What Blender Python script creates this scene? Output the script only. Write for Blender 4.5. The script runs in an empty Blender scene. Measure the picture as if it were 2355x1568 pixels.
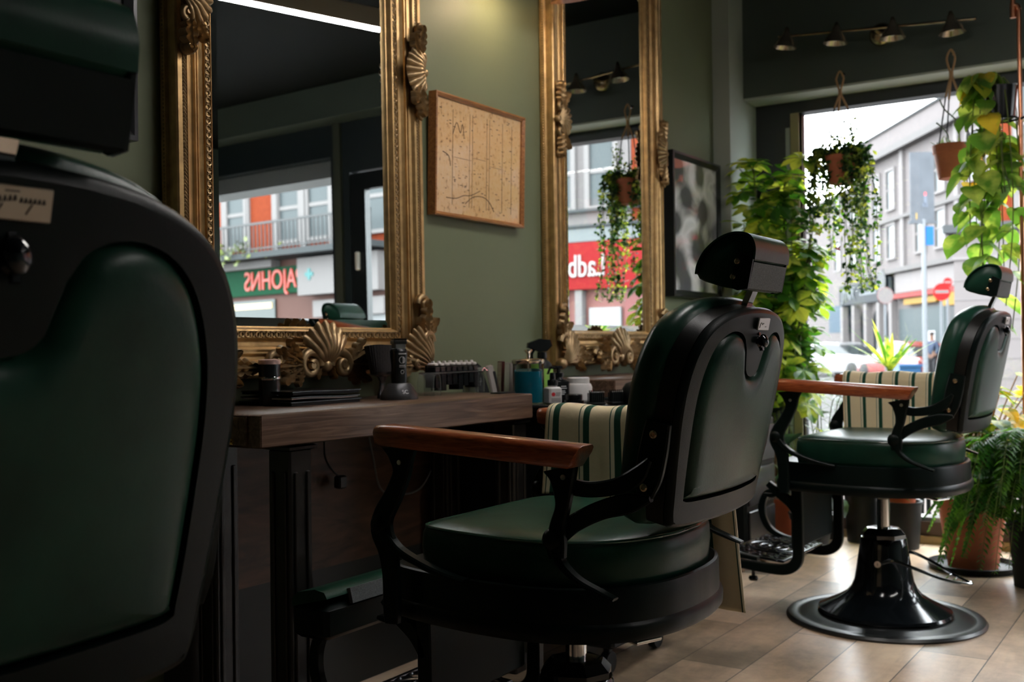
import bpy, bmesh, math, random
from mathutils import Vector, Matrix, Euler
from math import sin, cos, pi, radians as RD, sqrt, atan2
random.seed(7)
SC = bpy.context.scene
COL = SC.collection

# ---------------------------------------------------------------- camera
cam_d = bpy.data.cameras.new('camera')
cam = bpy.data.objects.new('camera', cam_d)
COL.objects.link(cam)
SC.camera = cam
YAW, PIT, ROL = RD(33.76), RD(.36), RD(-.69)
vv = Vector((cos(YAW)*cos(PIT), sin(YAW)*cos(PIT), sin(PIT)))
rr = Vector((sin(YAW), -cos(YAW), 0)); uu = rr.cross(vv)
r2 = rr*cos(ROL)+uu*sin(ROL); u2 = -rr*sin(ROL)+uu*cos(ROL)
cam.matrix_world = Matrix(((r2.x, u2.x, -vv.x, 0), (r2.y, u2.y, -vv.y, 0), (r2.z, u2.z, -vv.z, .92), (0, 0, 0, 1)))
cam_d.sensor_width = 36
cam_d.lens = 2433/2355*36
cam_d.clip_start = .02; cam_d.clip_end = 400
cam_d.dof.use_dof = True
cam_d.dof.focus_distance = 1.85
cam_d.dof.aperture_fstop = 6.3

# ---------------------------------------------------------------- sky, sun, exposure
world = bpy.data.worlds.new('overcast_sky'); SC.world = world
world.use_nodes = True
bg = world.node_tree.nodes['Background']
bg.inputs[0].default_value = (.91, .96, 1, 1)
bg.inputs[1].default_value = 14
sun_d = bpy.data.lights.new('sun', 'SUN'); sun = bpy.data.objects.new('sun', sun_d); COL.objects.link(sun)
sun_d.energy = .4; sun_d.angle = RD(12); sun_d.color = (1, .95, .92)
sun.rotation_euler = Vector((.62, .25, -.74)).to_track_quat('-Z', 'Y').to_euler()
SC.view_settings.view_transform = 'Standard'
SC.view_settings.look = 'None'
SC.view_settings.exposure = .2
SC.view_settings.gamma = 1
SC.view_settings.use_curve_mapping = False

# ---------------------------------------------------------------- materials
def lin(c):
    return tuple(((x/12.92) if x <= .04045 else ((x+.055)/1.055)**2.4) for x in c)
def H(s):
    s = s.lstrip('#'); return lin(tuple(int(s[i:i+2], 16)/255 for i in (0, 2, 4)))
MATS = {}
def mat(name, col, rough=.5, metal=0, spec=.5, bump=0, bscale=200, var=0, vscale=6, emit=None, estr=0, trans=0, coat=0, alpha=1, ior=1.5, stretch=None):
    if name in MATS: return MATS[name]
    m = bpy.data.materials.new(name); m.use_nodes = True
    nt = m.node_tree; b = nt.nodes['Principled BSDF']
    if isinstance(col, str): col = H(col)
    b.inputs['Base Color'].default_value = (*col, 1)
    b.inputs['Roughness'].default_value = rough
    b.inputs['Metallic'].default_value = metal
    b.inputs['Specular IOR Level'].default_value = spec
    b.inputs['IOR'].default_value = ior
    b.inputs['Transmission Weight'].default_value = trans
    b.inputs['Coat Weight'].default_value = coat
    b.inputs['Alpha'].default_value = alpha
    if emit is not None:
        b.inputs['Emission Color'].default_value = (*emit, 1); b.inputs['Emission Strength'].default_value = estr
    if bump or var:
        tc = nt.nodes.new('ShaderNodeTexCoord')
        src = tc.outputs['Object']
        if stretch:
            mp = nt.nodes.new('ShaderNodeMapping'); mp.inputs['Scale'].default_value = stretch
            nt.links.new(src, mp.inputs[0]); src = mp.outputs[0]
    if var:
        n = nt.nodes.new('ShaderNodeTexNoise'); n.inputs['Scale'].default_value = vscale; n.inputs['Detail'].default_value = 5
        nt.links.new(src, n.inputs['Vector'])
        hsv = nt.nodes.new('ShaderNodeMapRange'); hsv.inputs[1].default_value = .3; hsv.inputs[2].default_value = .7
        hsv.inputs[3].default_value = 1-var; hsv.inputs[4].default_value = 1+var
        nt.links.new(n.outputs[0], hsv.inputs[0])
        mx = nt.nodes.new('ShaderNodeVectorMath'); mx.operation = 'SCALE'
        mx.inputs[0].default_value = col
        nt.links.new(hsv.outputs[0], mx.inputs['Scale'])
        nt.links.new(mx.outputs[0], b.inputs['Base Color'])
    if bump:
        n2 = nt.nodes.new('ShaderNodeTexNoise'); n2.inputs['Scale'].default_value = bscale; n2.inputs['Detail'].default_value = 3
        nt.links.new(src, n2.inputs['Vector'])
        bp = nt.nodes.new('ShaderNodeBump'); bp.inputs['Strength'].default_value = bump; bp.inputs['Distance'].default_value = .002
        nt.links.new(n2.outputs[0], bp.inputs['Height'])
        nt.links.new(bp.outputs[0], b.inputs['Normal'])
    MATS[name] = m
    return m
def ramp(nt, stops):
    r = nt.nodes.new('ShaderNodeValToRGB')
    e = r.color_ramp.elements
    while len(e) < len(stops): e.new(.5)
    for el, (p, c) in zip(e, stops):
        el.position = p; el.color = (*(H(c) if isinstance(c, str) else c), 1)
    return r
def wood(name, cols, rough=.4, scale=(1.2, 18, 18), coat=0, bump=.3, ns=3.0):
    if name in MATS: return MATS[name]
    m = bpy.data.materials.new(name); m.use_nodes = True; nt = m.node_tree; b = nt.nodes['Principled BSDF']
    tc = nt.nodes.new('ShaderNodeTexCoord'); mp = nt.nodes.new('ShaderNodeMapping'); mp.inputs['Scale'].default_value = scale
    nt.links.new(tc.outputs['Object'], mp.inputs[0])
    n = nt.nodes.new('ShaderNodeTexNoise'); n.inputs['Scale'].default_value = ns; n.inputs['Detail'].default_value = 8; n.inputs['Distortion'].default_value = 1.2
    nt.links.new(mp.outputs[0], n.inputs['Vector'])
    r = ramp(nt, cols); nt.links.new(n.outputs[0], r.inputs[0]); nt.links.new(r.outputs[0], b.inputs['Base Color'])
    b.inputs['Roughness'].default_value = rough; b.inputs['Coat Weight'].default_value = coat; b.inputs['Coat Roughness'].default_value = .15
    if bump:
        bp = nt.nodes.new('ShaderNodeBump'); bp.inputs['Strength'].default_value = bump; bp.inputs['Distance'].default_value = .002
        nt.links.new(n.outputs[0], bp.inputs['Height']); nt.links.new(bp.outputs[0], b.inputs['Normal'])
    MATS[name] = m; return m
def leafmat(name, c1, c2, thr=.55, scale=14, trans=.45, rough=.4):
    if name in MATS: return MATS[name]
    m = bpy.data.materials.new(name); m.use_nodes = True; nt = m.node_tree; b = nt.nodes['Principled BSDF']; out = nt.nodes['Material Output']
    tc = nt.nodes.new('ShaderNodeTexCoord'); n = nt.nodes.new('ShaderNodeTexNoise'); n.inputs['Scale'].default_value = scale; n.inputs['Detail'].default_value = 3
    nt.links.new(tc.outputs['Object'], n.inputs['Vector'])
    r = ramp(nt, [(thr-.09, c1), (thr+.07, c2)]); nt.links.new(n.outputs[0], r.inputs[0])
    nt.links.new(r.outputs[0], b.inputs['Base Color']); b.inputs['Roughness'].default_value = rough
    t = nt.nodes.new('ShaderNodeBsdfTranslucent')
    g = nt.nodes.new('ShaderNodeVectorMath'); g.operation = 'MULTIPLY'; g.inputs[1].default_value = (1.5, 1.45, .7)
    nt.links.new(r.outputs[0], g.inputs[0]); nt.links.new(g.outputs[0], t.inputs[0])
    mx = nt.nodes.new('ShaderNodeMixShader'); mx.inputs[0].default_value = trans
    nt.links.new(b.outputs[0], mx.inputs[1]); nt.links.new(t.outputs[0], mx.inputs[2]); nt.links.new(mx.outputs[0], out.inputs[0])
    MATS[name] = m; return m

# ---------------------------------------------------------------- mesh helper
class MB:
    def __init__(s): s.v = []; s.f = []
    def add(s, vs, fs, M=None):
        k = len(s.v)
        s.v += [tuple(M @ Vector(p)) for p in vs] if M is not None else [tuple(p) for p in vs]
        s.f += [tuple(i+k for i in f) for f in fs]
        return s
    def box(s, x0, x1, y0, y1, z0, z1, M=None):
        vs = [(x, y, z) for x in (x0, x1) for y in (y0, y1) for z in (z0, z1)]
        fs = [(0, 1, 3, 2), (4, 6, 7, 5), (0, 4, 5, 1), (2, 3, 7, 6), (0, 2, 6, 4), (1, 5, 7, 3)]
        return s.add(vs, fs, M)
    def rbox(s, x0, x1, y0, y1, z0, z1, b=.004, M=None):
        # box with chamfered edges: stacked rings
        rings = []
        for z, i in ((z0, b), (z0+b, 0), (z1-b, 0), (z1, b)):
            X0, X1, Y0, Y1 = x0+i, x1-i, y0+i, y1-i
            rings.append([(X0+b, Y0, z), (X1-b, Y0, z), (X1, Y0+b, z), (X1, Y1-b, z), (X1-b, Y1, z), (X0+b, Y1, z), (X0, Y1-b, z), (X0, Y0+b, z)])
        return s.rings(rings, M=M)
    def rings(s, R, closed=True, cap0=True, cap1=True, M=None, loop=False):
        n = len(R[0]); vs = [p for r in R for p in r]; fs = []
        m = len(R)
        for i in range(m if loop else m-1):
            a, b = i*n, ((i+1) % m)*n
            for j in range(n if closed else n-1):
                k = (j+1) % n
                fs.append((a+j, a+k, b+k, b+j))
        if closed and not loop:
            if cap0: fs.append(tuple(range(n-1, -1, -1)))
            if cap1: fs.append(tuple(range((m-1)*n, m*n)))
        return s.add(vs, fs, M)
    def lathe(s, prof, seg=32, c=(0, 0, 0), M=None, cap=True):
        R = [[(c[0]+r*cos(2*pi*j/seg), c[1]+r*sin(2*pi*j/seg), c[2]+z) for j in range(seg)] for r, z in prof]
        return s.rings(R, cap0=cap, cap1=cap, M=M)
    def tube(s, pts, r, seg=10, M=None, flat=1, loop=False):
        P = [Vector(p) for p in pts]; n = len(P)
        rad = r if isinstance(r, (list, tuple)) else [r]*n
        R = []; up = None
        for i in range(n):
            if loop: t = (P[(i+1) % n]-P[i-1]).normalized()
            else: t = (P[min(i+1, n-1)]-P[max(i-1, 0)]).normalized()
            if up is None:
                up = Vector((0, 0, 1)) if abs(t.z) < .9 else Vector((1, 0, 0))
            sd = t.cross(up)
            if sd.length < 1e-6: sd = t.cross(Vector((0, 1, 0)))
            sd.normalize(); up = sd.cross(t).normalized()
            R.append([tuple(P[i]+(sd*cos(2*pi*j/seg)+up*sin(2*pi*j/seg)*flat)*rad[i]) for j in range(seg)])
        return s.rings(R, M=M, loop=loop)
    def prism(s, out, h0, h1, ax=2, M=None, b=0):
        # polygon outline extruded along axis ax; b = bevel (scaled towards the centroid)
        cx = sum(p[0] for p in out)/len(out); cy = sum(p[1] for p in out)/len(out)
        def mk(p, h, k):
            x, y = cx+(p[0]-cx)*k, cy+(p[1]-cy)*k
            return (x, y, h) if ax == 2 else ((x, h, y) if ax == 1 else (h, x, y))
        if b:
            ext = max(max(abs(p[0]-cx), abs(p[1]-cy)) for p in out); k = 1-b/ext
            R = [[mk(p, h, q) for p in out] for h, q in ((h0, k), (h0+b, 1), (h1-b, 1), (h1, k))]
        else: R = [[mk(p, h, 1) for p in out] for h in (h0, h1)]
        return s.rings(R, M=M)
    def ribbon(s, path, w, h0, h1, ax=1, M=None, b=.003, sub=6):
        # flat bar of varying width following a 2D path, extruded along ax
        ws = w if isinstance(w, (list, tuple)) else [w]*len(path)
        pp = spline([(p[0], p[1], q) for p, q in zip(path, ws)], sub)
        L = []; Rr = []
        n = len(pp)
        for i in range(n):
            a, c = pp[max(i-1, 0)], pp[min(i+1, n-1)]
            dx, dy = c[0]-a[0], c[1]-a[1]; l = math.hypot(dx, dy) or 1
            nx, ny = -dy/l, dx/l
            L.append((pp[i][0], pp[i][1], nx, ny, pp[i][2]/2))
        R = []
        for x, y, nx, ny, h in L:
            sec = []
            for o, q in ((h, h0+b), (h-b, h0), (-h+b, h0), (-h, h0+b), (-h, h1-b), (-h+b, h1), (h-b, h1), (h, h1-b)):
                X, Y = x+nx*o, y+ny*o
                sec.append((X, q, Y) if ax == 1 else ((q, X, Y) if ax == 0 else (X, Y, q)))
            R.append(sec)
        return s.rings(R, M=M)
    def grid(s, fn, nu, nv, M=None, cu=False):
        vs = [fn(i/(nu if cu else nu-1) if nu > 1 else 0, j/(nv-1)) for i in range(nu) for j in range(nv)]
        fs = []
        for i in range(nu if cu else nu-1):
            for j in range(nv-1):
                a, b = i*nv+j, ((i+1) % nu)*nv+j
                fs.append((a, b, b+1, a+1))
        return s.add(vs, fs, M)
    def ball(s, c, r, seg=12, M=None, sc=(1, 1, 1)):
        n = max(4, seg//2)
        R = [[(c[0]+sc[0]*r*sin(pi*i/n)*cos(2*pi*j/seg), c[1]+sc[1]*r*sin(pi*i/n)*sin(2*pi*j/seg), c[2]+sc[2]*r*cos(pi*i/n)) for j in range(seg)] for i in range(1, n)]
        k = len(s.v); s.rings(R, cap0=True, cap1=True, M=M)
        return s
    def torus(s, c, R_, r, M=None, seg=20, ss=8, a0=0, a1=2*pi):
        full = abs(a1-a0-2*pi) < 1e-6
        pts = [(c[0]+R_*cos(a0+(a1-a0)*i/seg), c[1]+R_*sin(a0+(a1-a0)*i/seg), c[2]) for i in range(seg if full else seg+1)]
        return s.tube(pts, r, ss, M=M, loop=full)
    def build(s, name, m, parent=None, sharp=38, bevel=0, subsurf=0, loc=None, solid=0, weld=False):
        me = bpy.data.meshes.new(name); me.from_pydata(s.v, [], s.f); me.update()
        o = bpy.data.objects.new(name, me); COL.objects.link(o)
        if m: me.materials.append(m)
        if weld:
            b_ = bmesh.new(); b_.from_mesh(me); bmesh.ops.remove_doubles(b_, verts=b_.verts, dist=1e-5); bmesh.ops.recalc_face_normals(b_, faces=b_.faces); b_.to_mesh(me); b_.free()
        me.polygons.foreach_set('use_smooth', [sharp > 0]*len(me.polygons))
        if sharp > 0 and sharp < 180: me.set_sharp_from_angle(angle=RD(sharp))
        if solid:
            q = o.modifiers.new('thickness', 'SOLIDIFY'); q.thickness = solid; q.offset = 0
        if bevel:
            q = o.modifiers.new('bevel', 'BEVEL'); q.width = bevel; q.segments = 2; q.limit_method = 'ANGLE'; q.angle_limit = RD(40)
        if subsurf:
            q = o.modifiers.new('smooth', 'SUBSURF'); q.levels = subsurf; q.render_levels = subsurf
        if parent is not None: o.parent = parent
        if loc: o.location = loc
        return o
def spline(P, sub=6, loop=False):
    out = []; n = len(P); d = len(P[0])
    for i in range(n if loop else n-1):
        p0 = P[i-1] if (loop or i > 0) else P[0]
        p1 = P[i]; p2 = P[(i+1) % n]; p3 = P[(i+2) % n] if (loop or i+2 < n) else P[-1]
        for k in range(sub):
            t = k/sub
            out.append(tuple(.5*((2*p1[q])+(-p0[q]+p2[q])*t+(2*p0[q]-5*p1[q]+4*p2[q]-p3[q])*t*t+(-p0[q]+3*p1[q]-3*p2[q]+p3[q])*t**3) for q in range(d)))
    if not loop: out.append(tuple(P[-1]))
    return out
def tag(o, label, cat, group=None, kind=None):
    if label: o['label'] = label
    if cat: o['category'] = cat
    if group: o['group'] = group
    if kind: o['kind'] = kind
    return o
def thing(name, label, cat, loc=(0, 0, 0), rz=0, group=None):
    o = bpy.data.objects.new(name, None); COL.objects.link(o); o.empty_display_size = .05
    o.location = loc; o.rotation_euler = (0, 0, rz)
    return tag(o, label, cat, group)
def struct(name, mb, m, sharp=30, label=None):
    o = mb.build(name, m, sharp=sharp); o['kind'] = 'structure'
    if label: o['label'] = label
    return o
def copy_tree(o, parent=None, skip=()):
    c = o.copy(); COL.objects.link(c); c.parent = parent
    for ch in list(o.children):
        if ch.name.split('.')[0] not in skip: copy_tree(ch, c, skip)
    return c
def text(name, body, size, m, M, parent=None, ext=.002, align='CENTER'):
    cu = bpy.data.curves.new(name, 'FONT'); cu.body = body; cu.size = size; cu.extrude = ext; cu.align_x = align; cu.align_y = 'CENTER'
    t = bpy.data.objects.new(name, cu); COL.objects.link(t)
    bpy.context.view_layer.update()
    me = bpy.data.meshes.new_from_object(t.evaluated_get(bpy.context.evaluated_depsgraph_get()))
    bpy.data.objects.remove(t); bpy.data.curves.remove(cu)
    me.transform(M); me.name = name
    o = bpy.data.objects.new(name, me); COL.objects.link(o)
    me.materials.clear(); me.materials.append(m)
    if parent is not None: o.parent = parent
    return o
def frameM(o, x, y):
    # matrix with given origin, text x axis and y axis
    x = Vector(x).normalized(); y = Vector(y).normalized(); z = x.cross(y)
    return Matrix(((x.x, y.x, z.x, o[0]), (x.y, y.y, z.y, o[1]), (x.z, y.z, z.z, o[2]), (0, 0, 0, 1)))

LEATHER = mat('green_leather', (.0105, .048, .030), .32, var=.35, vscale=9, bump=.10, bscale=260, spec=.20)
IRON = mat('black_textured_iron', (.0035, .0075, .0068), .34, bump=.14, bscale=700, spec=.14)
GLOSSBLACK = mat('gloss_black_enamel', (.006, .008, .010), .12, spec=.6)
SPECKLE = mat('speckled_grey_back', (.13, .147, .152), .6, bump=.5, bscale=1500, spec=.15, var=.6, vscale=700)
CHROME = mat('chrome', (.72, .72, .72), .12, 1)
SCREW = mat('brass_screw', (.55, .44, .30), .25, 1)
ARMWOOD = wood('armrest_mahogany', [(.3, '#7a361a'), (.55, '#a4522a'), (.8, '#b96a3a')], .3, (6, 60, 60), coat=.6, bump=.05)
# ================================================================ the room
WY = 2.012           # mirror wall
CEIL = 2.66
XB, XW = 4.95, 5.147  # bulkhead face, window plane
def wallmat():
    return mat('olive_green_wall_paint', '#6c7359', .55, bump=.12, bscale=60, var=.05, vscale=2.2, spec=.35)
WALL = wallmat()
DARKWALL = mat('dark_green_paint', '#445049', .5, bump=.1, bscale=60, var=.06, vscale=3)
CEILM = mat('black_green_ceiling_paint', (.003, .0055, .005), .7, spec=.2)
FRAMEM = mat('dark_window_frame', (.012, .020, .024), .4)
KHAKI = mat('khaki_frame_paint', '#8f8763', .5)
# floor of vinyl planks: rows run along X
def floormat():
    m = bpy.data.materials.new('worn_plank_floor'); m.use_nodes = True; nt = m.node_tree; b = nt.nodes['Principled BSDF']
    L = nt.links.new; N = nt.nodes.new
    tc = N('ShaderNodeTexCoord')
    mp = N('ShaderNodeMapping'); mp.inputs['Location'].default_value = (.35, -.003, 0)
    L(tc.outputs['Object'], mp.inputs[0])
    br = N('ShaderNodeTexBrick'); br.offset = .37; br.inputs['Scale'].default_value = 1
    br.inputs['Brick Width'].default_value = 1.22; br.inputs['Row Height'].default_value = .1885
    br.inputs['Mortar Size'].default_value = .0016; br.inputs['Mortar Smooth'].default_value = .1; br.inputs['Bias'].default_value = 0
    br.inputs['Color1'].default_value = (0, 0, 0, 1); br.inputs['Color2'].default_value = (1, 1, 1, 1); br.inputs['Mortar'].default_value = (.5, .5, .5, 1)
    L(mp.outputs[0], br.inputs[0])
    # grain
    m2 = N('ShaderNodeMapping'); m2.inputs['Scale'].default_value = (1.3, 9, 1); L(tc.outputs['Object'], m2.inputs[0])
    n1 = N('ShaderNodeTexNoise'); n1.inputs['Scale'].default_value = 2.2; n1.inputs['Detail'].default_value = 9; n1.inputs['Distortion'].default_value = .8; n1.inputs['Roughness'].default_value = .65
    L(m2.outputs[0], n1.inputs['Vector'])
    n2 = N('ShaderNodeTexNoise'); n2.inputs['Scale'].default_value = 2.6; n2.inputs['Detail'].default_value = 6; n2.inputs['Roughness'].default_value = .7
    L(tc.outputs['Object'], n2.inputs['Vector'])
    add = N('ShaderNodeMath'); add.operation = 'MULTIPLY_ADD'; add.inputs[1].default_value = .50
    L(br.outputs['Color'], add.inputs[0]); 
    ad2 = N('ShaderNodeMath'); ad2.operation = 'MULTIPLY_ADD'; ad2.inputs[1].default_value = .95; ad2.inputs[2].default_value = -.26
    L(n2.outputs[0], ad2.inputs[0]); L(ad2.outputs[0], add.inputs[2])
    r = ramp(nt, [(.08, '#4d433e'), (.28, '#85735f'), (.50, '#c6aa90'), (.75, '#ecd4b8')]); L(add.outputs[0], r.inputs[0])
    r2 = ramp(nt, [(.25, (.72, .70, .68)), (.5, (1, 1, 1)), (.75, (1.12, 1.1, 1.06))]); L(n1.outputs[0], r2.inputs[0])
    mul = N('ShaderNodeMix'); mul.data_type = 'RGBA'; mul.blend_type = 'MULTIPLY'; mul.inputs[0].default_value = .85
    L(r.outputs[0], mul.inputs[6]); L(r2.outputs[0], mul.inputs[7])
    mm = N('ShaderNodeMix'); mm.data_type = 'RGBA'; mm.inputs[7].default_value = (.03, .025, .022, 1)
    L(br.outputs['Fac'], mm.inputs[0]); L(mul.outputs[2], mm.inputs[6]); L(mm.outputs[2], b.inputs['Base Color'])
    mr = N('ShaderNodeMapRange'); mr.inputs[3].default_value = .26; mr.inputs[4].default_value = .44; L(n1.outputs[0], mr.inputs[0]); L(mr.outputs[0], b.inputs['Roughness'])
    bp = N('ShaderNodeBump'); bp.inputs['Strength'].default_value = .15; bp.inputs['Distance'].default_value = .002; L(n1.outputs[0], bp.inputs['Height']); L(bp.outputs[0], b.inputs['Normal'])
    return m
struct('floor', MB().box(-2.6, 5.16, -3.6, WY, -.1, 0), floormat())
struct('ceiling', MB().box(-2.7, 5.5, -3.7, 2.2, CEIL, CEIL+.15), CEILM)
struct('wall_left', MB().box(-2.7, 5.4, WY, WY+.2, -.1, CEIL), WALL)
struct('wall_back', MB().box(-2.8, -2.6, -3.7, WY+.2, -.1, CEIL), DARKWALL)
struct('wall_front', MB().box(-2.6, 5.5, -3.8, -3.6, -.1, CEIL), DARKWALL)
PIL = mat('grey_green_pilaster_paint', '#a3aba1', .5, bump=.1, bscale=60, var=.05, vscale=3)  # paler than the other walls: light from the window is put into the colour
struct('trim_1', MB().box(4.774, 5.4, 1.926, WY, 0, CEIL), PIL)
wr = MB()
wr.box(XB, 5.4, -.1, 1.926, 2.127, CEIL)        # bulkhead above the big window
wr.box(XB, 5.4, -2.75, -.1, 2.45, CEIL)         # bulkhead above door and second window
wr.box(XB, 5.4, -3.6, -2.75, 0, CEIL)
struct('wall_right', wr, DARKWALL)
struct('trim_2', MB().box(XB+.004, XW-.03, -.1, 1.926, 2.117, 2.127), PIL, label='added pale grey green soffit above the big window')  # thin board coloured pale to stand in for daylight on the soffit
SLATE = mat('grey_window_bar', '#8b9390', .5)
def thin_glass():
    m = bpy.data.materials.new('window_glass'); m.use_nodes = True; nt = m.node_tree
    nt.nodes.remove(nt.nodes['Principled BSDF'])
    t = nt.nodes.new('ShaderNodeBsdfTransparent'); g = nt.nodes.new('ShaderNodeBsdfGlossy'); g.inputs['Roughness'].default_value = 0
    lw = nt.nodes.new('ShaderNodeLayerWeight'); lw.inputs[0].default_value = .5
    pw = nt.nodes.new('ShaderNodeMath'); pw.operation = 'POWER'; pw.inputs[1].default_value = 4; nt.links.new(lw.outputs['Facing'], pw.inputs[0])
    f = nt.nodes.new('ShaderNodeMapRange'); f.inputs[3].default_value = .03; f.inputs[4].default_value = .75; nt.links.new(pw.outputs[0], f.inputs[0]); x = nt.nodes.new('ShaderNodeMixShader')
    t.inputs[0].default_value = (.97, .98, .98, 1)
    L = nt.links.new; L(f.outputs[0], x.inputs[0]); L(t.outputs[0], x.inputs[1]); L(g.outputs[0], x.inputs[2]); L(x.outputs[0], nt.nodes['Material Output'].inputs[0])
    return m
PANE = thin_glass()
def window(n, y0, y1, z0, z1, jl, jr, top):
    f = MB()
    f.box(XW-.03, XW+.06, y1, y1+jl, 0, top)         # dark jambs and head
    f.box(XW-.03, XW+.06, y0-jr, y0, 0, top)
    f.box(XW-.03, XW+.06, y0, y1, z1, top)
    w = struct('window_%d' % n, f, FRAMEM)
    MB().box(XW+.012, XW+.018, y0, y1, z0, z1).build('pane', PANE, w, sharp=0)
    return w
w1 = window(1, -.08, 1.706, .118, 2.06, .22, .04, 2.127)
o = MB().box(XW-.034, XW+.03, 1.706, 1.748, .118, 2.06).build('inner_stile', KHAKI, w1); o['label'] = 'khaki painted inner stile'
o = MB().box(XW-.036, XW-.02, 1.752, 1.772, .118, 1.99).build('bead_strip', SLATE, w1); o['label'] = 'pale grey strip'
TAN = mat('tan_sill_strip', '#a08a62', .45); BRN = mat('brown_sill_wood', '#4a3a30', .5)
o = MB().box(XW-.06, XW+.05, -.08, 1.706, .06, .10).build('sill', BRN, w1)
o = MB().box(XW-.045, XW+.05, -.08, 1.706, .10, .118).build('sill_rail', mat('brushed_sill_metal', (.5, .48, .45), .3, 1), w1); o['label'] = 'brushed metal rail'
o = MB().box(XW-.07, XW+.05, -.08, 1.706, 0, .035).build('sill_foot', TAN, w1); o['label'] = 'tan strip at the floor'
o = MB().box(XW-.055, XW+.05, -.08, 1.706, .035, .06).build('sill_board', BRN, w1)
w2 = window(2, -2.7, -.86, .45, 2.24, .04, .04, 2.45)
MB().box(XW+.07, XW+.30, -2.74, -.84, 2.13, 2.30).build('shutter_box', mat('grey_shutter_box', (.22, .235, .24), .5), w2)
o = MB().box(XW-.05, XW+.06, -.82, -.76, 0, 2.45).build('jamb_post', mat('dull_olive_post', '#3d4236', .5), w2)
MB().box(XW-.03, XW+.06, -2.75, -.82, 0, .45).build('stall_riser', FRAMEM, w2)
d1 = struct('door_1', MB().box(XW-.03, XW+.06, -.76, -.70, 0, 2.45).box(XW-.03, XW+.06, -.16, -.10, 0, 2.45).box(XW-.03, XW+.06, -.7, -.16, 2.12, 2.45), FRAMEM)
lf = MB().box(XW-.02, XW+.03, -.70, -.58, .02, 2.11).box(XW-.02, XW+.03, -.26, -.16, .02, 2.11).box(XW-.02, XW+.03, -.58, -.26, .02, .32).box(XW-.02, XW+.03, -.58, -.26, 2.0, 2.11).build('door_leaf', mat('black_door_paint', (.008, .010, .012), .3), d1)
MB().box(XW, XW+.006, -.58, -.26, .32, 2.0).build('pane', PANE, d1, sharp=0)
MB().rbox(XW-.05, XW-.02, -.655, -.625, 1.48, 1.60, .006).build('door_handle', mat('white_plastic', '#d8d6d2', .4), d1)
bb = mat('black_baseboard', (.012, .014, .014), .35)
struct('baseboard_left', MB().box(-2.6, 4.774, WY-.018, WY, 0, .12), bb)
# ================================================================ barber chairs  (x forward, y left, z up)
def sym(half, sub=6):
    # half outline (y>=0) from front centre to back centre -> closed smooth outline
    h = spline(half, sub)
    return h + [(p[0], -p[1]) for p in h[-2:0:-1]]
def inset(out, d):
    n = len(out); r = []
    for i in range(n):
        a, c = out[i-1], out[(i+1) % n]; dx, dy = c[0]-a[0], c[1]-a[1]; l = math.hypot(dx, dy) or 1
        r.append((out[i][0]-dy/l*d, out[i][1]+dx/l*d))
    return r
SEAT = sym([(.222, 0), (.222, .12), (.221, .185), (.205, .222), (.16, .242), (.08, .258), (0, .264), (-.08, .258), (-.15, .232), (-.2, .186), (-.233, .12), (-.248, .05), (-.25, 0)])
SKIRT = sym([(.285, 0), (.285, .12), (.283, .19), (.265, .235), (.21, .262), (.1, .282), (0, .288), (-.09, .28), (-.165, .247), (-.22, .193), (-.252, .12), (-.264, .05), (-.266, 0)])
def area(o): return sum(o[i-1][0]*o[i][1]-o[i][0]*o[i-1][1] for i in range(len(o)))
if area(SEAT) < 0: SEAT.reverse()
if area(SKIRT) < 0: SKIRT.reverse()
def stack(mb, out, prof, capz=None):
    R = []
    for d, z in prof:
        k = 1-max(0, d-.014)/.25
        R.append([(p[0]*k, p[1]*k, z) for p in inset(out, min(d, .014))])
    mb.rings(R)
LEAN = RD(12)
B0 = Vector((-.258, 0, .585))
def bk(y, u, w):
    # backrest coordinates: y lateral, u up the slope, w towards the rear, wrapped round the sitter
    w = w + .024*(1-min(1.3, (y/.24)**2))-.012
    return (B0.x-u*sin(LEAN)-w*cos(LEAN), y, B0.z+u*cos(LEAN)-w*sin(LEAN))
BACK = [(0, 0), (.10, 0), (.185, .001), (.204, .016), (.213, .06), (.224, .13), (.232, .2), (.230, .255), (.215, .305), (.183, .345), (.13, .370), (.065, .382), (0, .385)]
def ssym(half, sub=5):
    h = spline(half, sub); return h+[(-p[0], p[1]) for p in h[-2:0:-1]]
BO = ssym(BACK)
if area(BO) < 0: BO.reverse()
def backstack(mb, out, prof, cap=True, mid=(0, .10)):
    # prof: (inset, w); last rings shrink to the middle to close the face
    R = []
    for d, w in prof:
        R.append([bk(p[0], p[1], w) for p in inset(out, d)])
    mb.rings(R, cap0=False, cap1=False)
def backface(mb, out, d, w, bul, mid=(0, .10), n=6, flip=False):
    # domed face filling an outline, star-shaped about mid
    o = inset(out, d); m = len(o); R = []
    for k in range(n):
        s = 1-k/n
        R.append([bk(mid[0]+(p[0]-mid[0])*s, mid[1]+(p[1]-mid[1])*s, w+bul*(1-s*s)) for p in o])
    vs = [p for r in R for p in r]+[bk(mid[0], mid[1], w+bul)]
    fs = []
    for k in range(n-1):
        for j in range(m):
            q = (j+1) % m; a, b = k*m, (k+1)*m; fs.append((a+j, a+q, b+q, b+j))
    for j in range(m): fs.append(((n-1)*m+j, (n-1)*m+(j+1) % m, n*m))
    if flip: fs = [f[::-1] for f in fs]
    mb.add(vs, fs)
PANEL = ssym([(0, .045), (.09, .045), (.168, .046), (.178, .058), (.186, .12), (.192, .2), (.188, .255), (.172, .30), (.148, .327), (.115, .341), (.084, .341), (.061, .332), (.047, .316), (.041, .298), (.034, .279), (.019, .265), (0, .261)], 5)
if area(PANEL) < 0: PANEL.reverse()
def up(o): UP.append(o); return o
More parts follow.
